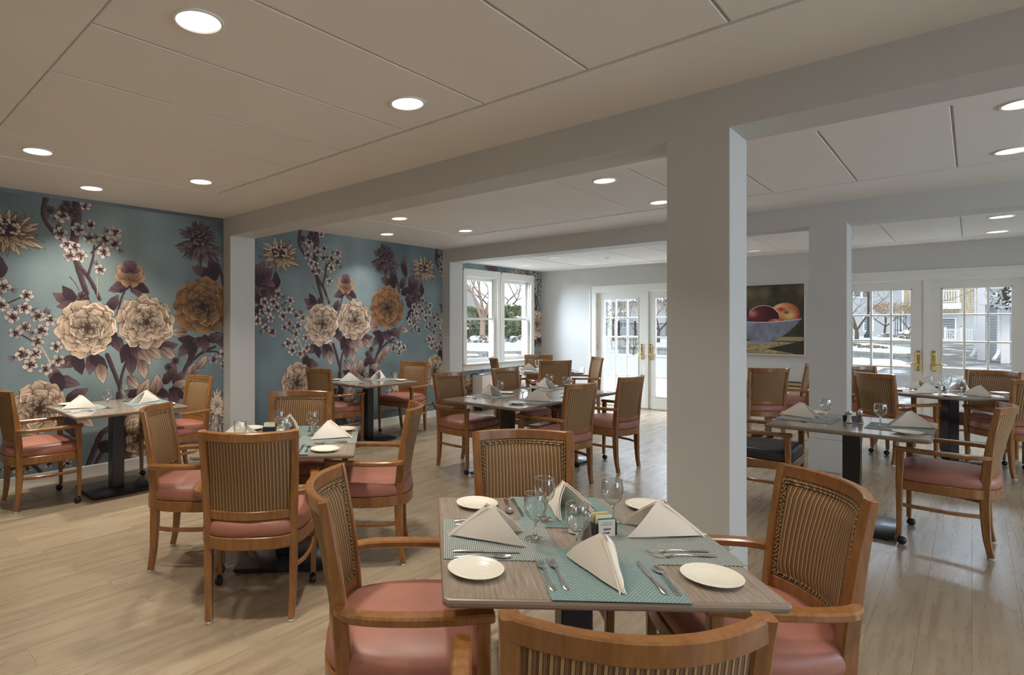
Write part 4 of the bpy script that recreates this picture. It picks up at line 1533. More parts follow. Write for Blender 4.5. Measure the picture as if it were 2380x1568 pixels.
def make_caddy(card):
    root = empty('sugar_caddy')
    w, d, h = .042, .030, .045
    mb = MB()
    mb.box(-w, -d, 0, w, d, .004)
    for y0, y1 in ((-d, -d + .003), (d - .003, d)):
        mb.box(-w, y0, .004, w, y1, h)
    for x0, x1 in ((-w, -w + .003), (w - .003, w)):
        mb.box(x0, -d + .003, .004, x1, d - .003, h)
    mb.build('holder', 'charcoal_plastic', root, 0)
    cols = ['packet_white', 'packet_white', 'packet_blue', 'packet_yellow', 'packet_white', 'packet_blue', 'packet_yellow']
    for k, cn in enumerate(cols):
        y = -d + .007 + k * .0073
        t = rnd.uniform(-.006, .006)
        x0 = rnd.uniform(-.006, .0)
        mb = MB()
        mb.rings([[(x0 - .026, y - .0018, .006), (x0 + .034, y - .0018, .006), (x0 + .034, y + .0018, .006), (x0 - .026, y + .0018, .006)],
                  [(x0 - .026 + t, y - .0024, .040), (x0 + .034 + t, y - .0024, .040), (x0 + .034 + t, y + .0024, .040), (x0 - .026 + t, y + .0024, .040)],
                  [(x0 - .026 + t, y - .0004, .068 + abs(t)), (x0 + .034 + t, y - .0004, .068 + abs(t)), (x0 + .034 + t, y + .0004, .068 + abs(t)), (x0 - .026 + t, y + .0004, .068 + abs(t))]], True, True, True)
        mb.build('packet', cn, root, 0)
    if card:
        cd = MB().box(-.029, -d - .006, 0, .031, -d - .001, .062).build('name_card', 'card_paper', root, 0)
        MB().box(-.0305, -d - .0062, .0605, .0325, -d - .0008, .0632).box(.031, -d - .0062, 0, .0325, -d - .0008, .0605).build('card_edge', 'card_green', cd, 0)
        yy = -d - .0062
        mb = MB()
        def squig(x0, x1, z, a, th):
            n = 14
            P = [(x0 + (x1 - x0) * i / n, yy, z + a * math.sin(i * 2.4) * (.6 + .4 * math.sin(i * 1.3))) for i in range(n + 1)]
            mb.tube(P, th, 4)
        squig(-.018, .022, .050, .0016, .0006)
        squig(-.022, .024, .043, .0022, .0008)
        squig(-.012, .016, .027, .0045, .0016)
        squig(-.014, .012, .014, .0035, .0016)
        mb.build('lettering', 'ink_blue', cd, 0)
    return root


def make_mat(name, mat):
    w = .182
    return MB().bevbox(-w, -w, 0, w, w, .0022, .0006).build(name, mat, None, 0)


PRO = {'goblet': make_goblet(), 'side_plate': make_plate(), 'napkin': make_napkin(), 'fork': make_fork(), 'spoon': make_spoon(), 'knife': make_knife(),
       'salt_shaker': make_shaker('salt_shaker', 'salt_grain'), 'pepper_shaker': make_shaker('pepper_shaker', 'pepper_grain'),
       'sugar_caddy': make_caddy(True), 'plain_caddy': make_caddy(False), 'teal': make_mat('placemat', 'mat_teal'), 'grey': make_mat('placemat', 'mat_grey')}
CAT = {'goblet': 'glass', 'side_plate': 'plate', 'napkin': 'napkin', 'fork': 'fork', 'spoon': 'spoon', 'knife': 'knife', 'salt_shaker': 'salt shaker',
       'pepper_shaker': 'pepper shaker', 'sugar_caddy': 'caddy', 'plain_caddy': 'caddy', 'teal': 'placemat', 'grey': 'placemat'}
GRP = {'goblet': 'stemmed water glasses', 'side_plate': 'cream side plates', 'napkin': 'folded napkins', 'fork': 'forks', 'spoon': 'spoons', 'knife': 'knives',
       'salt_shaker': 'salt shakers', 'pepper_shaker': 'pepper shakers', 'sugar_caddy': None, 'plain_caddy': 'sugar caddies', 'teal': 'placemats', 'grey': 'placemats'}
taken = set()
TT = TZ + .0006


def put(kind, x, y, rz, label, z=TT):
    src = PRO[kind]
    if kind in taken:
        o = copy_tree(src, (x, y, z), rz)
    else:
        taken.add(kind)
        o = src
        o.location = (x, y, z)
        o.rotation_euler = (0, 0, rz)
    tag(o, label, CAT[kind], GRP[kind])
    return o


ML = .0024


def seat_put(tkey, hd, kind, x, y, ang, label, z=TT):
    """x to the sitter's right, y away from the sitter (0,0 = table centre); hd = direction the sitter faces"""
    cx, cy, _ = tables[tkey]
    f = Vector((math.cos(hd), math.sin(hd)))
    r = Vector((f.y, -f.x))
    p = Vector((cx, cy)) + r * x + f * y
    return put(kind, p.x, p.y, hd - PI / 2 + R(ang), label, z)


def setting(tkey, hd, mat, where, glass=(.06, -.155), plate=(-.355, -.284), nap=(.012, -.295, 0), matc=(.016, -.275), twin=True, cut=True):
    j = lambda s_: rnd.uniform(-s_, s_)
    if mat:
        seat_put(tkey, hd, mat, matc[0], matc[1], j(1.5), ('blue green' if mat == 'teal' else 'grey green') + ' woven placemat ' + where)
    zz = TT + (ML if mat else 0)
    seat_put(tkey, hd, 'napkin', nap[0], nap[1], nap[2], 'folded cream napkin ' + where, zz)
    if glass:
        seat_put(tkey, hd, 'goblet', glass[0], glass[1], j(180), 'stemmed water glass ' + where, TT + (ML if abs(glass[0] - matc[0]) < .16 and abs(glass[1] - matc[1]) < .16 else 0))
    if plate:
        seat_put(tkey, hd, 'side_plate', plate[0], plate[1], 0, 'cream side plate ' + where)
    if cut:
        seat_put(tkey, hd, 'fork', -.155, -.305, j(3), 'outer fork ' + where, zz)
        if twin:
            seat_put(tkey, hd, 'fork', -.118, -.300, 3 + j(2), 'inner fork ' + where, zz)
        seat_put(tkey, hd, 'knife', .143, -.312, j(2), 'table knife ' + where, zz)
        seat_put(tkey, hd, 'spoon', .180, -.325, j(3), 'spoon ' + where, zz)


H3 = R(42.4)
setting('T3', H3 + R(90), 'teal', 'at the near seat of the nearest table', glass=(-.021, -.135), plate=(-.355, -.283), nap=(.02, -.292, 4))
setting('T3', H3, 'grey', 'at the left seat of the nearest table', glass=(.030, -.135), plate=(-.34, -.30), nap=(.012, -.300, -6), matc=(.018, -.262))
setting('T3', H3 + R(180), 'grey', 'at the right seat of the nearest table', glass=(.157, -.181), plate=(-.31, -.315), nap=(.045, -.325, -10), matc=(-.035, -.285))
setting('T3', H3 - R(90), 'teal', 'at the far seat of the nearest table', glass=(.064, -.169), plate=(-.375, -.335), nap=(-.03, -.30, 14), matc=(-.028, -.275))
seat_put('T3', H3 + R(90), 'salt_shaker', .012, .045, 0, 'salt shaker in the middle of the nearest table')
seat_put('T3', H3 + R(90), 'pepper_shaker', .040, -.025, 0, 'pepper shaker in the middle of the nearest table')
seat_put('T3', H3 + R(90), 'sugar_caddy', .108, .045, 12, 'dark sugar caddy with packets and a small printed card')

H2 = R(47.6)
for q, mat, wh in ((90, 'teal', 'near seat'), (0, 'grey', 'left seat'), (180, 'grey', 'right seat'), (-90, 'teal', 'far seat')):
    setting('T2', H2 + R(q), mat, 'at the %s of the table before the first pilaster' % wh,
            glass={90: (.02, -.150), 0: (.245, -.225), 180: (.085, -.165), -90: (.06, -.15)}[q])
seat_put('T2', H2 + R(90), 'plain_caddy', -.135, .21, 0, 'dark sugar caddy on the table before the first pilaster')
seat_put('T2', H2 + R(90), 'salt_shaker', -.03, .10, 0, 'salt shaker on the table before the first pilaster')
seat_put('T2', H2 + R(90), 'pepper_shaker', .02, .06, 0, 'pepper shaker on the table before the first pilaster')

P2 = R(90)
setting('T1', P2, 'grey', 'at the near seat of the left mural table', glass=(.115, -.11), plate=(-.36, -.285), nap=(-.045, -.29, -8), matc=(-.06, -.27), twin=False)
setting('T1', -P2, 'teal', 'at the far seat of the left mural table', glass=(.19, -.14), plate=(-.27, -.33), nap=(.03, -.29, 10), matc=(.05, -.272), twin=False)
setting('T4', P2, 'grey', 'at the near seat of the second mural table', glass=(.03, -.06), plate=(-.36, -.20), nap=(-.14, -.215, -12), matc=(-.10, -.25), twin=False)
setting('T4', -P2, 'grey', 'at the far seat of the second mural table', glass=(.30, -.24), plate=(-.26, -.34), nap=(.12, -.33, 16), matc=(.06, -.272), twin=False)
setting('T5', R(-2), 'grey', 'at the near left seat of the long table', glass=(-.06, -.14), plate=(-.37, -.30), nap=(-.12, -.33, -10), matc=(-.08, -.27), twin=False)
setting('T5', R(178), 'grey', 'at the near right seat of the long table', glass=(.06, -.135), plate=(-.20, -.26), nap=(.09, -.30, 8), matc=(.03, -.27), twin=False)
setting('T5b', R(-2), 'grey', 'at the far left seat of the long table', glass=(-.17, -.22), plate=(-.38, -.33), nap=(-.22, -.33, -8), matc=(-.12, -.272), twin=False)
setting('T5b', R(178), 'grey', 'at the far right seat of the long table', glass=(.06, -.06), plate=(-.30, -.30), nap=(.08, -.33, 8), matc=(.05, -.272), twin=False)
put('salt_shaker', -3.334, 5.234, 0, 'salt shaker on the long double table')
put('pepper_shaker', -3.42, 5.50, 0, 'pepper shaker on the long double table')
put('plain_caddy', -3.36, 5.36, .4, 'dark sugar caddy on the long double table')
for q, wh in ((90, 'near seat'), (0, 'left seat'), (180, 'right seat'), (-90, 'far seat')):
    setting('T6', R(45 + q), 'grey', 'at the %s of the corner table' % wh, twin=False, cut=(q != -90))
setting('T7', 0.0, 'grey', 'at the black chair side of the table right of the column', glass=(-.03, -.165), plate=(-.38, -.31), nap=(-.07, -.345, -4), matc=(-.01, -.275), twin=False)
setting('T7', PI, 'grey', 'at the right side of the table right of the column', glass=(-.02, -.165), plate=(-.255, -.325), nap=(.075, -.335, 6), matc=(-.03, -.275), twin=False)
put('salt_shaker', -.650, 5.330, 0, 'salt shaker on the table right of the column')
put('pepper_shaker', -.592, 5.384, 0, 'pepper shaker on the table right of the column')
put('plain_caddy', -.655, 5.425, 1.2, 'dark sugar caddy on the table right of the column')
for hd, wh, g in ((51.8, 'near left seat', (.10, -.17)), (128.5, 'near right seat', (-.02, -.17)), (248, 'far right seat', (.10, -.18)), (-40, 'far left seat', (.06, -.17))):
    setting('T8', R(hd), None, 'at the %s of the round table' % wh, glass=g, plate=(-.27, -.36), nap=(.03, -.345, 0), twin=False)
put('salt_shaker', -.255, 8.56, 0, 'salt shaker on the round table')
put('pepper_shaker', -.215, 8.62, 0, 'pepper shaker on the round table')
put('plain_caddy', -.30, 8.66, .7, 'dark sugar caddy on the round table')
setting('T9', R(134), None, 'on the table below the painting, near seat', twin=False)
setting('T9', R(198), None, 'on the table below the painting, right seat', twin=False)

# ------------------------------------------------------------------ wall furniture
# convector below the mural windows
cv = empty('convector', (XL + .02, 8.72, 0))
MB().bevbox(0, -.90, .075, .215, .90, .625, .006).build('cabinet', 'trim_paint', cv)
MB().box(0.01, -.85, 0.0, .17, .85, .075).build('plinth', 'charcoal_plastic', cv)
MB().bevbox(-.004, -.905, .625, .221, .905, .637, .004).build('lid', 'dark_window', cv)
mb = MB()
for k in range(58):
    y = -.80 + k * .0285
    mb.box(.05, y, .637, .18, y + .011, .645)
tag(mb.build('grille', 'stone_cap', cv, 0), kind='stuff')
tag(cv, 'long white convector cabinet with a dark lid below the mural windows', 'heater')
ot = empty('outlet_cover', (-5.275, YB - .0005, .615))
MB().bevbox(-.036, -.008, -.058, .036, 0, .058, .003).build('plate', 'white_vinyl', ot)
MB().box(-.016, -.0095, .008, .016, -.008, .036).box(-.016, -.0095, -.036, .016, -.008, -.008).build('socket', 'trim_paint', ot)
tag(ot, 'white outlet cover on the back wall left of the glass doors', 'outlet')

# framed painting of fruit in a bowl
PXL, PXR, PZ0, PZ1 = -2.86, -1.732, 1.019, 2.097
pic = empty('framed_painting', ((PXL + PXR) / 2, YB - .001, (PZ0 + PZ1) / 2))
pw, ph = (PXR - PXL) / 2, (PZ1 - PZ0) / 2
mb = MB()
fwid, dep = .020, .045
mb.box(-pw, -dep, -ph, -pw + fwid, 0, ph).box(pw - fwid, -dep, -ph, pw, 0, ph).box(-pw + fwid, -dep, -ph, pw - fwid, 0, -ph + fwid).box(-pw + fwid, -dep, ph - fwid, pw - fwid, 0, ph)
simple('frame_silver', srgb(206, 198, 184), 0.4, metal=.15, vary=.06)
mb.build('frame', 'frame_silver', pic, 0)
MB().box(-pw + fwid, -.022, -ph + fwid, pw - fwid, 0, ph - fwid).build('liner', 'charcoal_plastic', pic, 0)
QW, QH = 560, 536
u_, v_ = np.meshgrid((np.arange(QW) + .5) / QW, (np.arange(QH) + .5) / QH)
nA = value_noise(QW, QH, 90)[..., None] * .5 + value_noise(QW, QH, 28)[..., None] * .3 + value_noise(QW, QH, 7)[..., None] * .2
art = C(44, 42, 36) * (1 - nA) + C(92, 84, 66) * nA
streak = (value_noise(QW, QH, 60) * np.exp(-((v_ - .90) / .09) ** 2))[..., None]
art = art * (1 - streak * .6) + C(150, 128, 92) * streak * .6


def lay(alpha, rgb):
    global art
    a = np.clip(alpha, 0, 1)[..., None]
    art = art * (1 - a) + rgb * a


def soft(d, px=2.0):
    return np.clip(d * QW / px + .5, 0, 1)


wood_ = C(168, 150, 108) * (.82 + .36 * value_noise(QW, QH, 16)[..., None])
grain = (np.sin((v_ * 3 + u_ * .35) * 60 + 3 * value_noise(QW, QH, 50)) * .5 + .5)[..., None]
lay(soft(.185 - v_ - .02 * u_), wood_ * (.86 + .14 * grain))
lay(soft(.03 - np.abs(v_ - .215)) * (u_ > .55), C(170, 150, 112) * (.9 + .1 * grain))
lay(soft((.17 - v_) * 1.0 - .30 * (.92 - u_)) * (u_ > .3), C(60, 54, 44) + 0 * grain)
lay(soft(.10 - .18 * (u_ - .35) - v_), wood_ * (.9 + .1 * grain))


def fruit(cx, cz, rx, rz, base, lite, hi, lx, lz):
    d = 1 - np.hypot((u_ - cx) / rx, (v_ - cz) / rz)
    k = np.clip(1 - np.hypot((u_ - cx - lx * rx) / (1.5 * rx), (v_ - cz - lz * rz) / (1.5 * rz)), 0, 1)[..., None]
    k = np.clip(k + .25 * (nA - .5), 0, 1)
    col = base * (1 - k) + lite * k
    hgl = np.clip(1 - np.hypot((u_ - cx - lx * 1.1 * rx) / (.45 * rx), (v_ - cz - lz * 1.1 * rz) / (.4 * rz)), 0, 1)[..., None]
    lay(soft(d * rx), col * (1 - hgl * .7) + hi * hgl * .7)


fruit(.21, .60, .13, .14, C(70, 28, 34), C(176, 66, 56), C(240, 200, 186), -.5, .6)
fruit(.16, .50, .12, .11, C(120, 54, 44), C(214, 140, 110), C(244, 222, 200), -.4, .5)
fruit(.78, .575, .175, .165, C(150, 60, 52), C(222, 178, 108), C(246, 226, 190), -.35, .5)
kq = np.clip(1 - np.hypot((u_ - .84) / .11, (v_ - .55) / .10), 0, 1)
lay(kq * 1.2, C(220, 184, 116) + 0 * nA)
lay(np.clip(1 - np.hypot((u_ - .80) / .045, (v_ - .60) / .032), 0, 1) * 1.3, C(92, 84, 52) + 0 * nA)
lay(np.clip(1 - np.hypot((u_ - .735) / .075, (v_ - .645) / .05), 0, 1) * 1.1, C(156, 44, 48) + 0 * nA)
fruit(.52, .53, .19, .175, C(52, 24, 32), C(118, 48, 52), C(226, 170, 160), -.66, .30)
rimc = np.abs(1 - np.hypot((u_ - .52) / .19, (v_ - .53) / .175))
lay(soft(.006 - rimc * .19) * (v_ > .60) * .8, C(232, 196, 180) + 0 * nA)
fruit(.66, .44, .09, .07, C(130, 52, 46), C(206, 118, 92), C(230, 160, 130), .2, .4)
top = .455 + .05 * ((u_ - .5) / .47) ** 2
cur = np.clip(np.abs(u_ - .5) / .475, 0, 1)
botm = .16 + (.455 + .05 - .16) * cur ** 2.1
bowl_a = soft(np.minimum(top - v_, v_ - botm)) * (np.abs(u_ - .5) < .475)
lay(bowl_a, C(126, 128, 142) * (.70 + .55 * nA))
lay(soft(.008 - np.abs(v_ - top)) * (np.abs(u_ - .5) < .475), C(176, 178, 190) + 0 * nA)
lay(soft(.012 - np.abs(v_ - .148)) * (np.abs(u_ - .5) < .19), C(140, 142, 156) + 0 * nA)
abuf = np.ones((QH, QW, 4), np.float32)
abuf[..., :3] = np.clip(art, 0, 1)
picture_mat('fruit_canvas', picture('fruit_canvas', abuf), .6)
e = .026
uv_plane('canvas', 'fruit_canvas', [(-pw + e, -.030, -ph + e), (pw - e, -.030, -ph + e), (pw - e, -.030, ph - e), (-pw + e, -.030, ph - e)], [(0, 0), (1, 0), (1, 1), (0, 1)], pic)
tag(pic, 'framed painting of peaches in a grey bowl on the back wall', 'painting')

# ------------------------------------------------------------------ the snowy courtyard outside
GZ = -.10
# one ground sheet round the building, gently uneven away from it
mb = MB()
N = 60
gx = [-150 + 300 * i / N for i in range(N + 1)]
gy = [-40 + 220 * i / N for i in range(N + 1)]
vs = []
for y in gy:
    for x in gx:
        dd = max(0, max(XL - .5 - x, y - YB - .5, 0))
        vs.append((x, y, GZ - .02 + (.25 * smooth((dd - 14) / 40)) * (0 if (x > -9 and y < 90) else 1) * (.5 + .5 * math.sin(x * .7) * math.cos(y * .6))))
fs = [(j * (N + 1) + i, j * (N + 1) + i + 1, (j + 1) * (N + 1) + i + 1, (j + 1) * (N + 1) + i) for j in range(N) for i in range(N)]
structure(mb.add(vs, fs).build('ground', 'snow', None, 180))
structure(MB().box(-2.3, YB + .25, GZ - .015, 7, 71, GZ).build('patio', 'wet_patio', None, 0))


def drift(name, pts, h, z0, label=None, parent=None, seed=1):
    """snow heaped over a polygon-like strip of points (x, y, radius)"""
    r_ = random.Random(seed)
    mb = MB()
    for x, y, rr in pts:
        prof = [(rr * math.cos(t * PI / 2 / 5), h * math.sin(t * PI / 2 / 5) * (.8 + .4 * r_.random())) for t in range(6)]
        mb.lathe([(max(r, .001), z) for r, z in prof], 14, (x, y, z0))
    o = mb.build(name, 'snow', parent, 60)
    tag(o, label, 'snow' if label else None, None, 'stuff')
    return o


def planter(pts, z1, label, name='raised_planter', snow=.1, cap=.14):
    """raised bed: boarded walls, stone cap, snow on the bed; pts = closed outline"""
    root = empty(name, (pts[0][0], pts[0][1], GZ))
    ox, oy = pts[0]
    P = [(x - ox, y - oy) for x, y in pts]
    n = len(P)
    H_ = z1 - GZ
    bd, cp = MB(), MB()
    cx, cy = sum(p[0] for p in P) / n, sum(p[1] for p in P) / n
    for i in range(n):
        a, b = Vector(P[i]), Vector(P[(i + 1) % n])
        L = (b - a).length
        t = (b - a) / L
        q = Vector((t.y, -t.x))
        if q.dot(Vector((cx, cy)) - a) > 0:
            q = -q
        k = max(1, int(L / .30))
        for j in range(k):
            s0, s1 = a + t * (L * j / k + .008), a + t * (L * (j + 1) / k - .008)
            o_ = q * (.012 if j % 2 else .02)
            bd.add([(s0.x, s0.y, 0), (s1.x, s1.y, 0), (s1.x + o_.x, s1.y + o_.y, 0), (s0.x + o_.x, s0.y + o_.y, 0),
                    (s0.x, s0.y, H_ - .05), (s1.x, s1.y, H_ - .05), (s1.x + o_.x, s1.y + o_.y, H_ - .05), (s0.x + o_.x, s0.y + o_.y, H_ - .05)],
                   [(0, 1, 5, 4), (1, 2, 6, 5), (2, 3, 7, 6), (3, 0, 4, 7), (4, 5, 6, 7)])
        o_, i_ = q * .08, q * -.25
        c = [a + o_ - t * .08, b + o_ + t * .08, b + i_, a + i_]
        cp.add([(p.x, p.y, H_ - .07) for p in c] + [(p.x, p.y, H_ + .02) for p in c], [(3, 2, 1, 0), (4, 5, 6, 7), (0, 1, 5, 4), (1, 2, 6, 5), (2, 3, 7, 6), (3, 0, 4, 7)])
    tag(bd.build('board', 'planter_board', root, 0), kind='stuff')
    cp.build('cap_stone', 'stone_cap', root, 0)
    # snow bed
    m_ = 12
    mb = MB()
    rs = []
    for k in range(m_ + 1):
        s_ = 1 - k / m_ * .98
        rs.append([(cx + (x - cx) * s_ * .985, cy + (y - cy) * s_ * .985, H_ + .01 + snow * smooth(min(1, k / 3)) + .02 * math.sin(k * 2.1 + x)) for x, y in P])
    mb.rings(rs, True, False, True)
    tag(mb.build('snow_bed', 'snow', root, 80), kind='stuff')
    tag(root, label, 'planter')
    return root


def tree(name, base, h_fork, h, spread, r0, bark, label, seed, leaf=None, nleaf=0, levels=4, splits=3, cat='tree', lean=0.0):
    r_ = random.Random(seed)
    mb = MB()
    tips = []

    def grow(p, d, L, r, lev):
        n = 3
        P, Rr = [p], [r]
        q = p.copy()
        dd = d.copy()
        for i in range(n):
            dd = (dd + Vector((r_.uniform(-.16, .16), r_.uniform(-.16, .16), r_.uniform(-.04, .12)))).normalized()
            q = q + dd * (L / n)
            P.append(q)
            Rr.append(r * (1 - .3 * (i + 1) / n))
        mb.tube(P, Rr, 6 if lev < 2 else 4)
        if lev >= levels:
            tips.append(q)
            return
        if lev >= 2: tips.append(q)
        k = splits if lev else splits + 1
        a0 = r_.uniform(0, 6.28)
        for i in range(k):
            a = a0 + i * 6.28 / k + r_.uniform(-.5, .5)
            nd = (dd * .75 + Vector((math.cos(a), math.sin(a), .22)) * spread * r_.uniform(.6, 1.1)).normalized()
            grow(q, nd, L * r_.uniform(.62, .82) if lev else (h - h_fork) * .42, Rr[-1] * .66, lev + 1)
    root = empty(name, base)
    grow(Vector((0, 0, 0)), Vector((lean, 0, 1)).normalized(), h_fork, r0, 0)
    mb.build('branches', bark, root, 60)
    if leaf:
        lb = MB()
        for i in range(nleaf):
            t = tips[r_.randrange(len(tips))]
            c = t + Vector((r_.gauss(0, .16), r_.gauss(0, .16), r_.gauss(0, .10)))
            s_ = r_.uniform(.035, .075)
            u, w = Vector((r_.gauss(0, 1), r_.gauss(0, 1), r_.gauss(0, 1))).normalized() * s_, Vector((r_.gauss(0, 1), r_.gauss(0, 1), r_.gauss(0, 1))).normalized() * s_
            lb.add([c - u, c - w, c + u, c + w], [(0, 1, 2, 3)])
        tag(lb.build('dry_leaves', leaf, root, 0), kind='stuff')
    tag(root, label, cat)
    return root


def shrub(name, base, r, h, mats, n, label, seed, snow=0, cat='shrub', size=.12):
    """dense bush: stem plus many separate leaf blades, with lumps of snow on it"""
    r_ = random.Random(seed)
    root = empty(name, base)
    st = MB()
    for i in range(9):
        a = r_.uniform(0, 6.28)
        st.tube([(0, 0, 0), (math.cos(a) * r * .3, math.sin(a) * r * .3, h * .5), (math.cos(a) * r * .6, math.sin(a) * r * .6, h * .9)], [.03, .02, .008], 5)
    st.build('stem', 'bark_brown', root)
    lb = MB()
    for i in range(n):
        a, z = r_.uniform(0, 6.28), r_.random()
        q = math.sqrt(max(.05, 1 - (2 * z - .8) ** 2 * .7)) * r * (.75 + .3 * r_.random()) * (1 + .12 * math.sin(3 * a + 5 * z))
        c = Vector((math.cos(a) * q, math.sin(a) * q, h * z))
        s_ = size * r_.uniform(.6, 1.3)
        u = Vector((r_.gauss(0, 1), r_.gauss(0, 1), r_.gauss(.4, 1))).normalized() * s_
        w = u.orthogonal().normalized() * s_ * .5
        lb.add([c - u, c - w, c + u, c + w], [(0, 1, 2, 3)], r_.randrange(len(mats)))
    tag(lb.build('leaves', mats, root, 0), kind='stuff')
    if snow:
        sb = MB()
        for i in range(snow):
            a, z = r_.uniform(0, 6.28), r_.uniform(.25, 1)
            q = math.sqrt(max(.05, 1 - (2 * z - .8) ** 2 * .7)) * r * .95
            sb.sphere((math.cos(a) * q, math.sin(a) * q, h * z), r_.uniform(.08, .24), 9, 6, 0, .5)
        tag(sb.build('snow_clumps', 'snow', root, 80), kind='stuff')
    tag(root, label, cat)
    return root


def lap(mb, x0, x1, z0, z1, y, exposure):
    """overlapping clapboards facing -y"""
    z = z0
    while z < z1 - .01:
        t = min(z + exposure, z1)
        mb.add([(x0, y - .022, z), (x1, y - .022, z), (x1, y - .004, t), (x0, y - .004, t), (x0, y, z), (x1, y, z)], [(0, 1, 2, 3), (4, 5, 1, 0)])
        z += exposure


def house_window(root, x0, x1, z0, z1, y, grid=(2, 2)):
    mb = MB()
    t = .09
    mb.box(x0 - t, y - .05, z0 - t, x0, y, z1 + t).box(x1, y - .05, z0 - t, x1 + t, y, z1 + t).box(x0, y - .05, z0 - t, x1, y, z0).box(x0, y - .05, z1, x1, y, z1 + t)
    for i in range(1, grid[0]):
        xx = x0 + (x1 - x0) * i / grid[0]
        mb.box(xx - .025, y - .04, z0, xx + .025, y, z1)
    for i in range(1, grid[1]):
        zz_ = z0 + (z1 - z0) * i / grid[1]
        mb.box(x0, y - .04, zz_ - .025, x1, y, zz_ + .025)
    f = mb.build('window', 'white_vinyl', root, 0)
    MB().box(x0, y - .012, z0, x1, y - .006, z1).build('pane', 'dark_window', f, 0)


def balcony(root, x0, x1, z0, y):
    mb = MB()
    mb.box(x0 - .1, y - 1.1, z0 - .58, x1 + .1, y, z0)
    fl_ = mb.build('balcony', 'white_vinyl', root, 0)
    mb = MB()
    mb.box(x0, y - 1.05, z0 + 1.25, x1, y - .97, z0 + 1.33).box(x0, y - 1.05, z0 + .1, x1, y - .97, z0 + .17)
    mb.box(x0, y - 1.05, z0, x0 + .12, y - .93, z0 + 1.35).box(x1 - .12, y - 1.05, z0, x1, y - .93, z0 + 1.35)
    mb.box(x1 - .06, y - 1.05, z0 + 1.25, x1, y, z0 + 1.33).box(x0, y - 1.05, z0 + 1.25, x0 + .06, y, z0 + 1.33)
    n = int((x1 - x0) / .15)
    for i in range(1, n):
        xx = x0 + (x1 - x0) * i / n
        mb.box(xx - .025, y - 1.03, z0 + .17, xx + .025, y - .99, z0 + 1.25)
    mb.build('railing', 'white_vinyl', fl_, 0)


# far residence behind the right doors
BY = 76.0
far = empty('grey_residence', (-9, BY, GZ))
def FB(mb, name, mat, par=far, ang=0, kind=None):
    mb.v = [(x + 9, y - BY, z - GZ) for x, y, z in mb.v]
    o = mb.build(name, mat, par, ang)
    if kind: o['kind'] = kind
    return o
FB(MB().box(-20, BY, GZ, -4.95, BY + 8, 11).box(-4.95, BY + .3, GZ, 9, BY + 8, 11), 'wall', 'grey_siding')
mb = MB()
lap(mb, -20, -4.95, .1, 10.5, BY, .16)
lap(mb, -4.95, 9, .1, 2.35, BY + .3, .16)
FB(mb, 'clapboard', 'grey_siding', kind='stuff')
mb = MB()
z = 2.42
r_ = random.Random(4)
while z < 10.5:
    x = -4.9
    while x < 9:
        w = r_.uniform(.16, .34)
        mb.box(x, BY + .25 - r_.uniform(0, .02), z, x + w - .02, BY + .3, z + .235)
        x += w
    z += .245
FB(mb, 'shingle', 'tan_shingle', kind='stuff')
FB(MB().box(-5.05, BY - .03, GZ, -4.9, BY + .3, 11).box(-4.95, BY + .22, 2.32, 9, BY + .3, 2.44), 'corner_board', 'white_vinyl')


class _R:
    pass


def far_window(x0, x1, z0, z1, y, grid):
    t = .1
    mb = MB()
    mb.box(x0 - t, y - .05, z0 - t, x0, y, z1 + t).box(x1, y - .05, z0 - t, x1 + t, y, z1 + t).box(x0, y - .05, z0 - t, x1, y, z0).box(x0, y - .05, z1, x1, y, z1 + t)
    for i in range(1, grid[0]):
        xx = x0 + (x1 - x0) * i / grid[0]
        mb.box(xx - .03, y - .045, z0, xx + .03, y, z1)
    for i in range(1, grid[1]):
        q = z0 + (z1 - z0) * i / grid[1]
        mb.box(x0, y - .045, q - .03, x1, y, q + .03)
    f = FB(mb, 'window', 'white_vinyl')
    FB(MB().box(x0, y - .014, z0, x1, y - .008, z1), 'pane', 'dark_window', f)


far_window(-8.9, -8.35, 4.4, 5.6, BY, (1, 2))
far_window(-8.15, -7.45, 4.35, 5.6, BY, (1, 2))
far_window(-8.02, -7.35, .88, 2.3, BY, (2, 2))
far_window(-10.4, -9.4, .88, 2.3, BY, (2, 2))
far_window(-2.0, -1.2, 3.55, 5.4, BY + .3, (1, 1))
far_window(-2.04, -1.19, .15, 2.06, BY + .3, (1, 1))
lamp_ = FB(MB().bevbox(-4.30, BY - .02, 1.55, -4.16, BY + .29, 1.90, .03), 'wall_lamp', 'iron_black')
for x0, x1 in ((-2.5, -.85), (-4.37, -2.9)):
    mb = MB()
    y = BY + .3
    z0 = 3.55 if x0 > -3 else 3.60
    b = MB().box(x0 - .1, y - 1.1, z0 - .56, x1 + .1, y, z0)
    bo = FB(b, 'balcony', 'white_vinyl')
    mb.box(x0, y - 1.05, z0 + 1.14, x1, y - .97, z0 + 1.22).box(x0, y - 1.05, z0 + .08, x1, y - .97, z0 + .14)
    mb.box(x0, y - 1.06, z0, x0 + .13, y - .93, z0 + 1.25).box(x1 - .13, y - 1.06, z0, x1, y - .93, z0 + 1.25)
    n = int((x1 - x0) / .17)
    for i in range(1, n):
        xx = x0 + (x1 - x0) * i / n
        mb.box(xx - .03, y - 1.03, z0 + .14, xx + .03, y - .99, z0 + 1.14)
    FB(mb, 'railing', 'white_vinyl', bo)
FB(MB().box(-20.3, BY - .6, 10.6, 9.5, BY + 9, 11.0), 'eaves', 'roof_snow')
tag(far, 'far grey and tan residence with white balconies seen through the right doors', 'building')
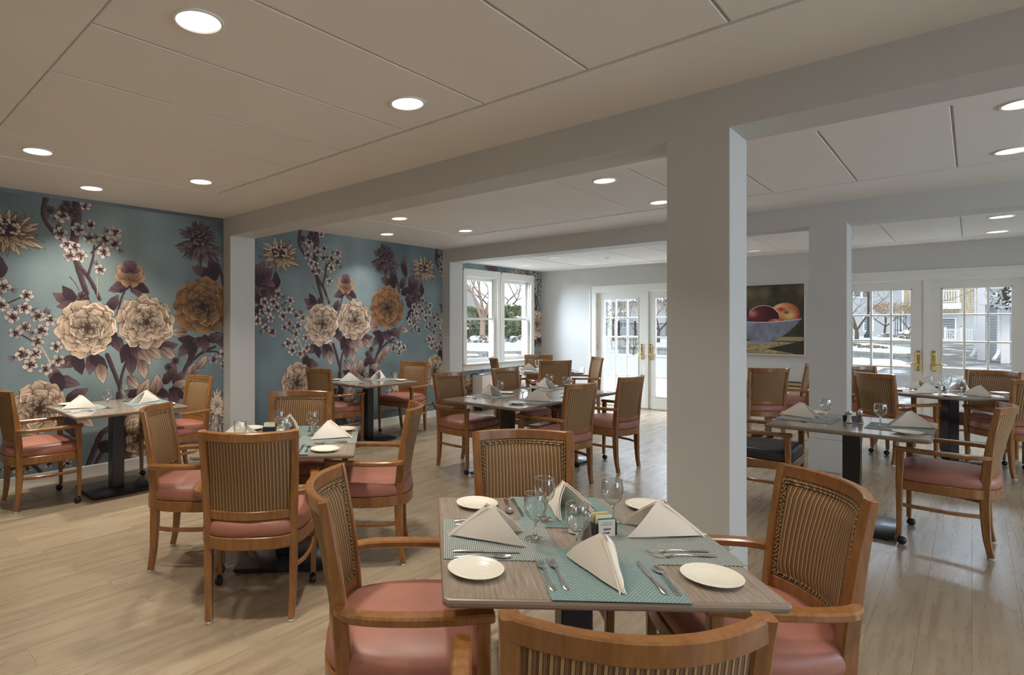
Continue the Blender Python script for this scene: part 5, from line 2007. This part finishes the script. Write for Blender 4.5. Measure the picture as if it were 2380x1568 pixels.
# white chair on the balcony
bc = empty('balcony_chair', (-2.02, BY - .45, 3.551))
mb = MB()
for a, b in ((-.22, -.2), (.22, -.2), (-.22, .2), (.22, .2)):
    mb.tube([(a * .8, b, 0), (a * .5, b * .2, .42)], .018, 6)
mb.build('leg', 'white_vinyl', bc)
MB().bevbox(-.24, -.22, .42, .24, .22, .45, .01).build('seat', 'white_vinyl', bc)
MB().tube([(-.22, .2, .45), (-.18, .3, .8), (0, .33, .92), (.18, .3, .8), (.22, .2, .45)], .02, 6).tube([(0, .2, .45), (0, .33, .92)], .015, 6).build('backrest', 'white_vinyl', bc)
tag(bc, 'white metal chair standing on the far balcony', 'chair')

# picket gate and fence
gt = empty('picket_fence', (-1.735, 71, GZ))
for x in (0, 1.03, 2.05):
    p = MB().bevbox(x - .09, -.09, 0, x + .09, .09, 1.36, .01).build('post', 'white_vinyl', gt, 0)
    MB().sphere((x, 0, 1.42), .07, 10, 6).build('post_ball', 'dry_leaf', p)
for x0, x1 in ((.09, .94), (1.12, 1.96), (2.14, 3.2)):
    MB().box(x0, -.03, 1.12, x1, .03, 1.19).box(x0, -.03, .12, x1, .03, .19).build('rail', 'white_vinyl', gt, 0)
    n = int((x1 - x0) / .14)
    for i in range(n):
        xx = x0 + (x1 - x0) * (i + .5) / n
        MB().box(xx - .03, -.015, .19, xx + .03, .015, 1.12).build('picket', 'white_vinyl', gt, 0)
MB().sweep([(.12, -.03, .2), (.9, -.03, 1.1)], (.03, .03)).sweep([(.12, -.03, 1.1), (.9, -.03, .2)], (.03, .03)).build('brace', 'white_vinyl', gt, 0)
tag(gt, 'white picket fence with a braced gate in front of the far residence', 'fence')

# near wing on the right: posts, beam, clapboards, downpipes
nw = empty('near_wing', (.28, 36, GZ))
def NB(mb, name, mat, par=nw, ang=0, kind=None):
    mb.v = [(x - .28, y - 36, z - GZ) for x, y, z in mb.v]
    o = mb.build(name, mat, par, ang)
    if kind: o['kind'] = kind
    return o
NB(MB().box(.16, 35.9, GZ, .42, 36.15, 6), 'post', 'white_vinyl')
NB(MB().box(.84, 33.9, GZ, 1.10, 34.2, 6), 'post', 'white_vinyl')
NB(MB().box(.20, 35.88, 2.36, 5, 36.1, 2.60), 'beam', 'white_vinyl')
NB(MB().box(.30, 36.12, GZ, 6, 36.4, 2.36), 'wall', 'slate_siding')
mb = MB()
lap(mb, .42, 6, 0, 2.36, 36.12, .115)
NB(mb, 'clapboard', 'slate_siding', kind='stuff')
mb = MB()
z = 2.60
while z < 6:
    x = .42
    while x < 5:
        w = r_.uniform(.18, .34)
        mb.box(x, 36.06 - r_.uniform(0, .012), z, x + w - .015, 36.12, z + .195)
        x += w
    z += .2
NB(mb, 'shingle', 'tan_shingle', kind='stuff')
NB(MB().box(.42, 36.1, 2.6, 5, 36.3, 6), 'upper_wall', 'tan_shingle')
for x, y in ((.10, 35.86), (.78, 33.86)):
    NB(MB().sweep([(x, y, 5.5), (x, y, .45), (x - .02, y - .05, .30), (x - .12, y - .22, .10), (x - .16, y - .34, .06)], (.10, .08), ch=.1), 'downpipe', 'white_vinyl')
tag(nw, 'near wing with white posts, downpipes and slate clapboards seen through the right doors', 'building')
shrub('snowy_shrub', (1.0, 33.3, 2.1), .55, 1.9, ['white_vinyl', 'snow', 'iron_black'], 900, 'snow covered twiggy climber hanging on the near wing', 12, 30, 'shrub', .07)
wr = MB().tube([(-2.3, 60, 3.2), (-1.0, 50, 3.05), (.1, 42, 3.3), (.9, 36, 3.7)], .012, 5).build('cable', 'iron_black')
tag(wr, 'thin dark cable slung across the courtyard', 'cable')

# garden in front of the right doors
planter([(-1.8, 29.74), (-9.5, 37.6), (-4.2, 44.5), (-1.2, 34.5)], .30, 'raised garden bed with pale boards and a stone cap, nearest the right doors', snow=.10)
planter([(-2.55, 54.9), (-9.5, 47.2), (-15, 60), (-3.4, 66)], .24, 'farther raised garden bed holding the lamp post', snow=.22)
lp = empty('lamp_post', (-5.68, 56.05, .40))
MB().bevbox(-.24, -.24, 0, .24, .24, .36, .03).lathe([(.20, .36), (.11, .55), (.085, .7)], 16, cap1=True).build('base', 'lamp_iron', lp)
MB().lathe([(.075, .6), (.065, 3.4), (.10, 3.5), (.055, 3.6), (.05, 4.4)], 14, cap0=True, cap1=True).build('shaft', 'lamp_iron', lp)
MB().lathe([(.10, 4.4), (.17, 4.5), (.22, 4.95), (.05, 5.2), (.02, 5.3)], 14, cap0=True, cap1=True).build('lantern', 'dark_window', lp)
tag(lp, 'dark iron lamp post in the snowy garden', 'lamp post')
tree('garden_tree', (-5.74, 50.4, .32), .75, 4.4, .95, .15, 'bark_brown', 'bare forked tree left of the lamp post', 3, 'dry_leaf', 300, 5, 3, lean=.1)
tree('garden_tree', (-5.2, 62.3, .40), .95, 3.1, 1.25, .11, 'bark_brown', 'small round tree with tan seed heads right of the lamp post', 8, 'dry_leaf', 900, 5, 3)
tree('garden_tree', (-3.65, 60.0, .30), .9, 2.9, 1.2, .07, 'bark_brown', 'low tree with tan seed heads beside the trellis', 9, 'dry_leaf', 600, 5, 3)
shrub('bare_shrub', (-3.5, 58.4, .36), .62, .65, ['bark_brown', 'snow', 'dry_leaf'], 900, 'twiggy snow dusted shrub below the trellis', 21, 8, 'shrub', .06)
shrub('bare_shrub', (-4.95, 61.0, .40), .55, .35, ['bark_brown', 'dry_leaf', 'snow'], 600, 'low brown shrub around the small round tree', 22, 5, 'shrub', .06)
tr = empty('trellis', (-4.5, 66.5, .1))
mb = MB()
for k in range(4):
    a = k * PI / 2 + .6
    mb.tube([(math.cos(a) * .42, math.sin(a) * .42, 0), (math.cos(a) * .40, math.sin(a) * .40, 2.2)], .022, 5)
mb.build('upright', 'iron_black', tr)
MB().tube([(0, 0, 0), (0, 0, 2.8)], .035, 6).build('pole', 'iron_black', tr)
for z in (.9, 2.1):
    MB().tube([(math.cos(i * PI / 8) * .42, math.sin(i * PI / 8) * .42, z) for i in range(17)], .018, 5).build('hoop', 'iron_black', tr)
tag(tr, 'black iron plant trellis in the snowy garden', 'trellis')
shrub('ground_cover', (-3.3, 33.8, .36), .5, .16, ['bark_brown', 'dry_leaf'], 260, 'row of dead low plants poking through the snow of the near bed', 31, 0, 'plants', .06)
shrub('ground_cover', (-4.5, 36.2, .36), .6, .18, ['bark_brown', 'dry_leaf'], 260, 'brown leaf litter at the back of the near bed', 32, 0, 'plants', .06)
drift('snow_drift', [(-3.2, 29.5, 1.3), (-4.6, 30.6, 1.5), (-6.2, 31.6, 1.9), (-1.6, 31.2, .6), (-2.4, 28.6, .8)], .30, GZ - .03, 'heap of shovelled snow along the near garden bed', None, 4)

# what the left doors look out on
pc = empty('porch_column', (-17.11, 36.45, GZ))
MB().lathe([(.19, 0), (.19, .12), (.15, .16), (.145, 1.5), (.125, 3.0), (.15, 3.05), (.17, 3.15)], 24, cap0=True, cap1=True).build('shaft', 'white_vinyl', pc)
tag(pc, 'round white porch column seen through the left doors', 'column')
pc2 = copy_tree(pc, (-18.9, 37.9, GZ))
tag(pc2, 'second white porch column, farther left behind the door stile', 'column')
fe = empty('iron_fence', (-27.5, 56.9, .12))
d_ = Vector((4.6, 4.6, 0)).normalized()
for k in range(5):
    p = d_ * (k * 1.7)
    MB().bevbox(p.x - .07, p.y - .07, 0, p.x + .07, p.y + .07, 1.75, .01).build('post', 'iron_black', fe, 0)
mb = MB()
for k in range(52):
    p = d_ * (k * .13)
    mb.box(p.x - .014, p.y - .014, .12, p.x + .014, p.y + .014, 1.55)
tag(mb.build('bar', 'iron_black', fe, 0), kind='stuff')
for z in (.15, 1.45):
    e_ = d_ * 6.8
    MB().sweep([(0, 0, z), (e_.x, e_.y, z)], (.04, .05)).build('rail', 'iron_black', fe, 0)
tag(fe, 'black iron fence beyond the left doors', 'fence')
planter([(-14.1, 31.15), (-9.8, 31.4), (-9.9, 36), (-13.6, 37)], .25, 'raised garden bed outside the left doors', snow=.08)
planter([(-16.0, 34.75), (-14.6, 35.4), (-15.2, 38), (-17.0, 37.2)], .66, 'taller pale planter box behind the porch column', snow=.08)
tree('shrub_tree', (-12.6, 29.6, GZ), .25, 3.2, 1.0, .05, 'bark_brown', 'tall twiggy shrub with a few tan leaves outside the left doors', 14, 'dry_leaf', 420, 4, 3, 'shrub')
tree('garden_tree', (-17.55, 45.8, .12), .9, 4.2, 1.05, .14, 'bark_brown', 'dense bare tree seen through the right leaf of the left doors', 15, 'bark_brown', 500, 4, 3)
tree('garden_tree', (-21.5, 46.5, .12), 1.4, 5.0, 1.05, .10, 'bark_brown', 'bare tree crown above the iron fence', 16, 'dry_leaf', 500, 4, 3)
ph_ = empty('pale_house', (-33.5, 66, 0))
mb = MB().box(-7, 0, 0, 9, 6, 4.2)
mb.build('wall', 'pale_siding', ph_, 0)
mb = MB()
lap(mb, -7, 9, .2, 4.2, -.001, .18)
tag(mb.build('clapboard', 'grey_siding', ph_, 0), kind='stuff')
MB().rings([[(-7.5, -.6, 4.2), (9.5, -.6, 4.2), (9.5, 6.6, 4.2), (-7.5, 6.6, 4.2)], [(-5, 3, 6.6), (7, 3, 6.6), (7, 3.05, 6.6), (-5, 3.05, 6.6)]], True, True, True).build('roof', 'roof_snow', ph_, 0)
for x in (-5, -2.2, .8, 3.6, 6.4):
    house_window(ph_, x, x + 1.1, 1.2, 3.0, 0)
tag(ph_, 'pale clapboard house with a snowy roof beyond the left doors', 'building')

# what the sash windows look out on
planter([(-12.0, 15.4), (-9.6, 18.4), (-18, 26), (-22, 20)], .55, 'long snow covered terrace wall outside the sash windows', snow=.14)
for k, (x, y, a, lab) in enumerate(((-10.15, 12.6, 45, 'weathered grey planter box outside the left sash window'), (-9.35, 13.4, 45, 'weathered grey planter box between the two sash windows'), (-8.45, 14.5, 45, 'weathered grey planter box outside the right sash window'))):
    b = empty('planter_box', (x, y, GZ), R(a))
    for s_ in (-1, 1):
        MB().bevbox(s_ * .42 - .06, -.2, 0, s_ * .42 + .06, .2, .80, .006).build('corner_post', 'weathered_box', b, 0)
    for j in range(4):
        MB().bevbox(-.36, -.17, .05 + j * .165, .36, .17, .205 + j * .165, .006).build('board', 'weathered_box', b, 0)
    MB().bevbox(-.40, -.19, .712, .40, .19, .755, .015).build('snow_cap', 'snow', b, 60)
    tag(b, lab, 'planter')
tree('crape_myrtle', (-17.0, 22.5, .5), 1.15, 4.6, .40, .17, 'bark_tan', 'multi stemmed tree with smooth tan bark outside the left sash window', 41, None, 0, 4, 3)
shrub('evergreen_shrub', (-19.6, 24.4, .5), 1.6, 1.9, ['evergreen_dark', 'evergreen', 'evergreen_dark'], 3800, 'dark green snowy shrub behind the tan tree', 51, 16)
shrub('evergreen_shrub', (-17.6, 25.6, .5), 1.55, 2.0, ['evergreen', 'evergreen', 'evergreen_dark'], 3800, 'yellow green snowy shrub outside the right sash window', 52, 22)
shrub('evergreen_shrub', (-22.0, 24.6, .4), 1.9, 2.6, ['evergreen_dark', 'evergreen_dark', 'evergreen'], 3400, 'tall dark evergreen at the left of the sash windows', 53, 10)
shrub('bare_shrub', (-15.2, 20.4, .58), .75, .42, ['bark_brown', 'snow', 'dry_leaf'], 900, 'low twiggy shrub in the snow below the tan tree', 54, 8, 'shrub', .06)
shrub('bare_shrub', (-14.3, 22.0, .58), .75, .40, ['bark_brown', 'snow', 'evergreen_dark'], 800, 'low twiggy shrub in the snow below the yellow green one', 55, 8, 'shrub', .06)
tree('bare_tree', (-24.5, 34.5, .2), 1.6, 6.2, 1.0, .14, 'bark_brown', 'bare grey tree in front of the gabled house', 61, 'bark_brown', 900, 5, 3)
tree('conifer', (-30, 31, 0), 2.0, 9.0, .9, .16, 'bark_brown', 'tall conifer left of the gabled house', 62, 'evergreen_dark', 2600, 4, 3)
gh = empty('gabled_house', (-37, 47.5, 0), R(45))
mb = MB()
mb.box(-4, 0, 0, 6, 8, 2.6)
mb.build('wall', 'pale_siding', gh, 0)
mb = MB()
lap(mb, -4, 6, .2, 2.6, -.001, .2)
tag(mb.build('clapboard', 'pale_siding', gh, 0), kind='stuff')
MB().add([(-4.4, -.4, 2.6), (1.2, -.4, 2.6), (-1.6, -.4, 7.0), (-4.4, 8.4, 2.6), (1.2, 8.4, 2.6), (-1.6, 8.4, 7.0)], [(0, 1, 2), (5, 4, 3), (0, 2, 5, 3), (1, 4, 5, 2), (0, 3, 4, 1)]).build('gable', 'pale_siding', gh, 0)
MB().add([(1.0, -.6, 2.6), (6.5, -.6, 2.6), (1.0, 3.6, 5.6), (6.5, 3.6, 5.6), (1.0, 8.4, 2.6), (6.5, 8.4, 2.6)], [(0, 1, 3, 2), (2, 3, 5, 4), (0, 2, 4), (1, 5, 3), (0, 4, 5, 1)]).build('roof', 'roof_snow', gh, 0)
MB().sweep([(-4.5, -.5, 2.5), (-1.6, -.5, 7.1)], (.2, .2)).sweep([(1.3, -.5, 2.5), (-1.6, -.5, 7.1)], (.2, .2)).build('bargeboard', 'white_vinyl', gh, 0)
house_window(gh, -2.2, -1.1, 1.0, 2.3, -.02)
house_window(gh, -2.1, -1.2, 3.1, 4.6, -.41)
house_window(gh, 2.2, 3.4, 1.0, 2.2, -.02)
tag(gh, 'pale gabled house with a snowy roof beyond the sash windows', 'building')
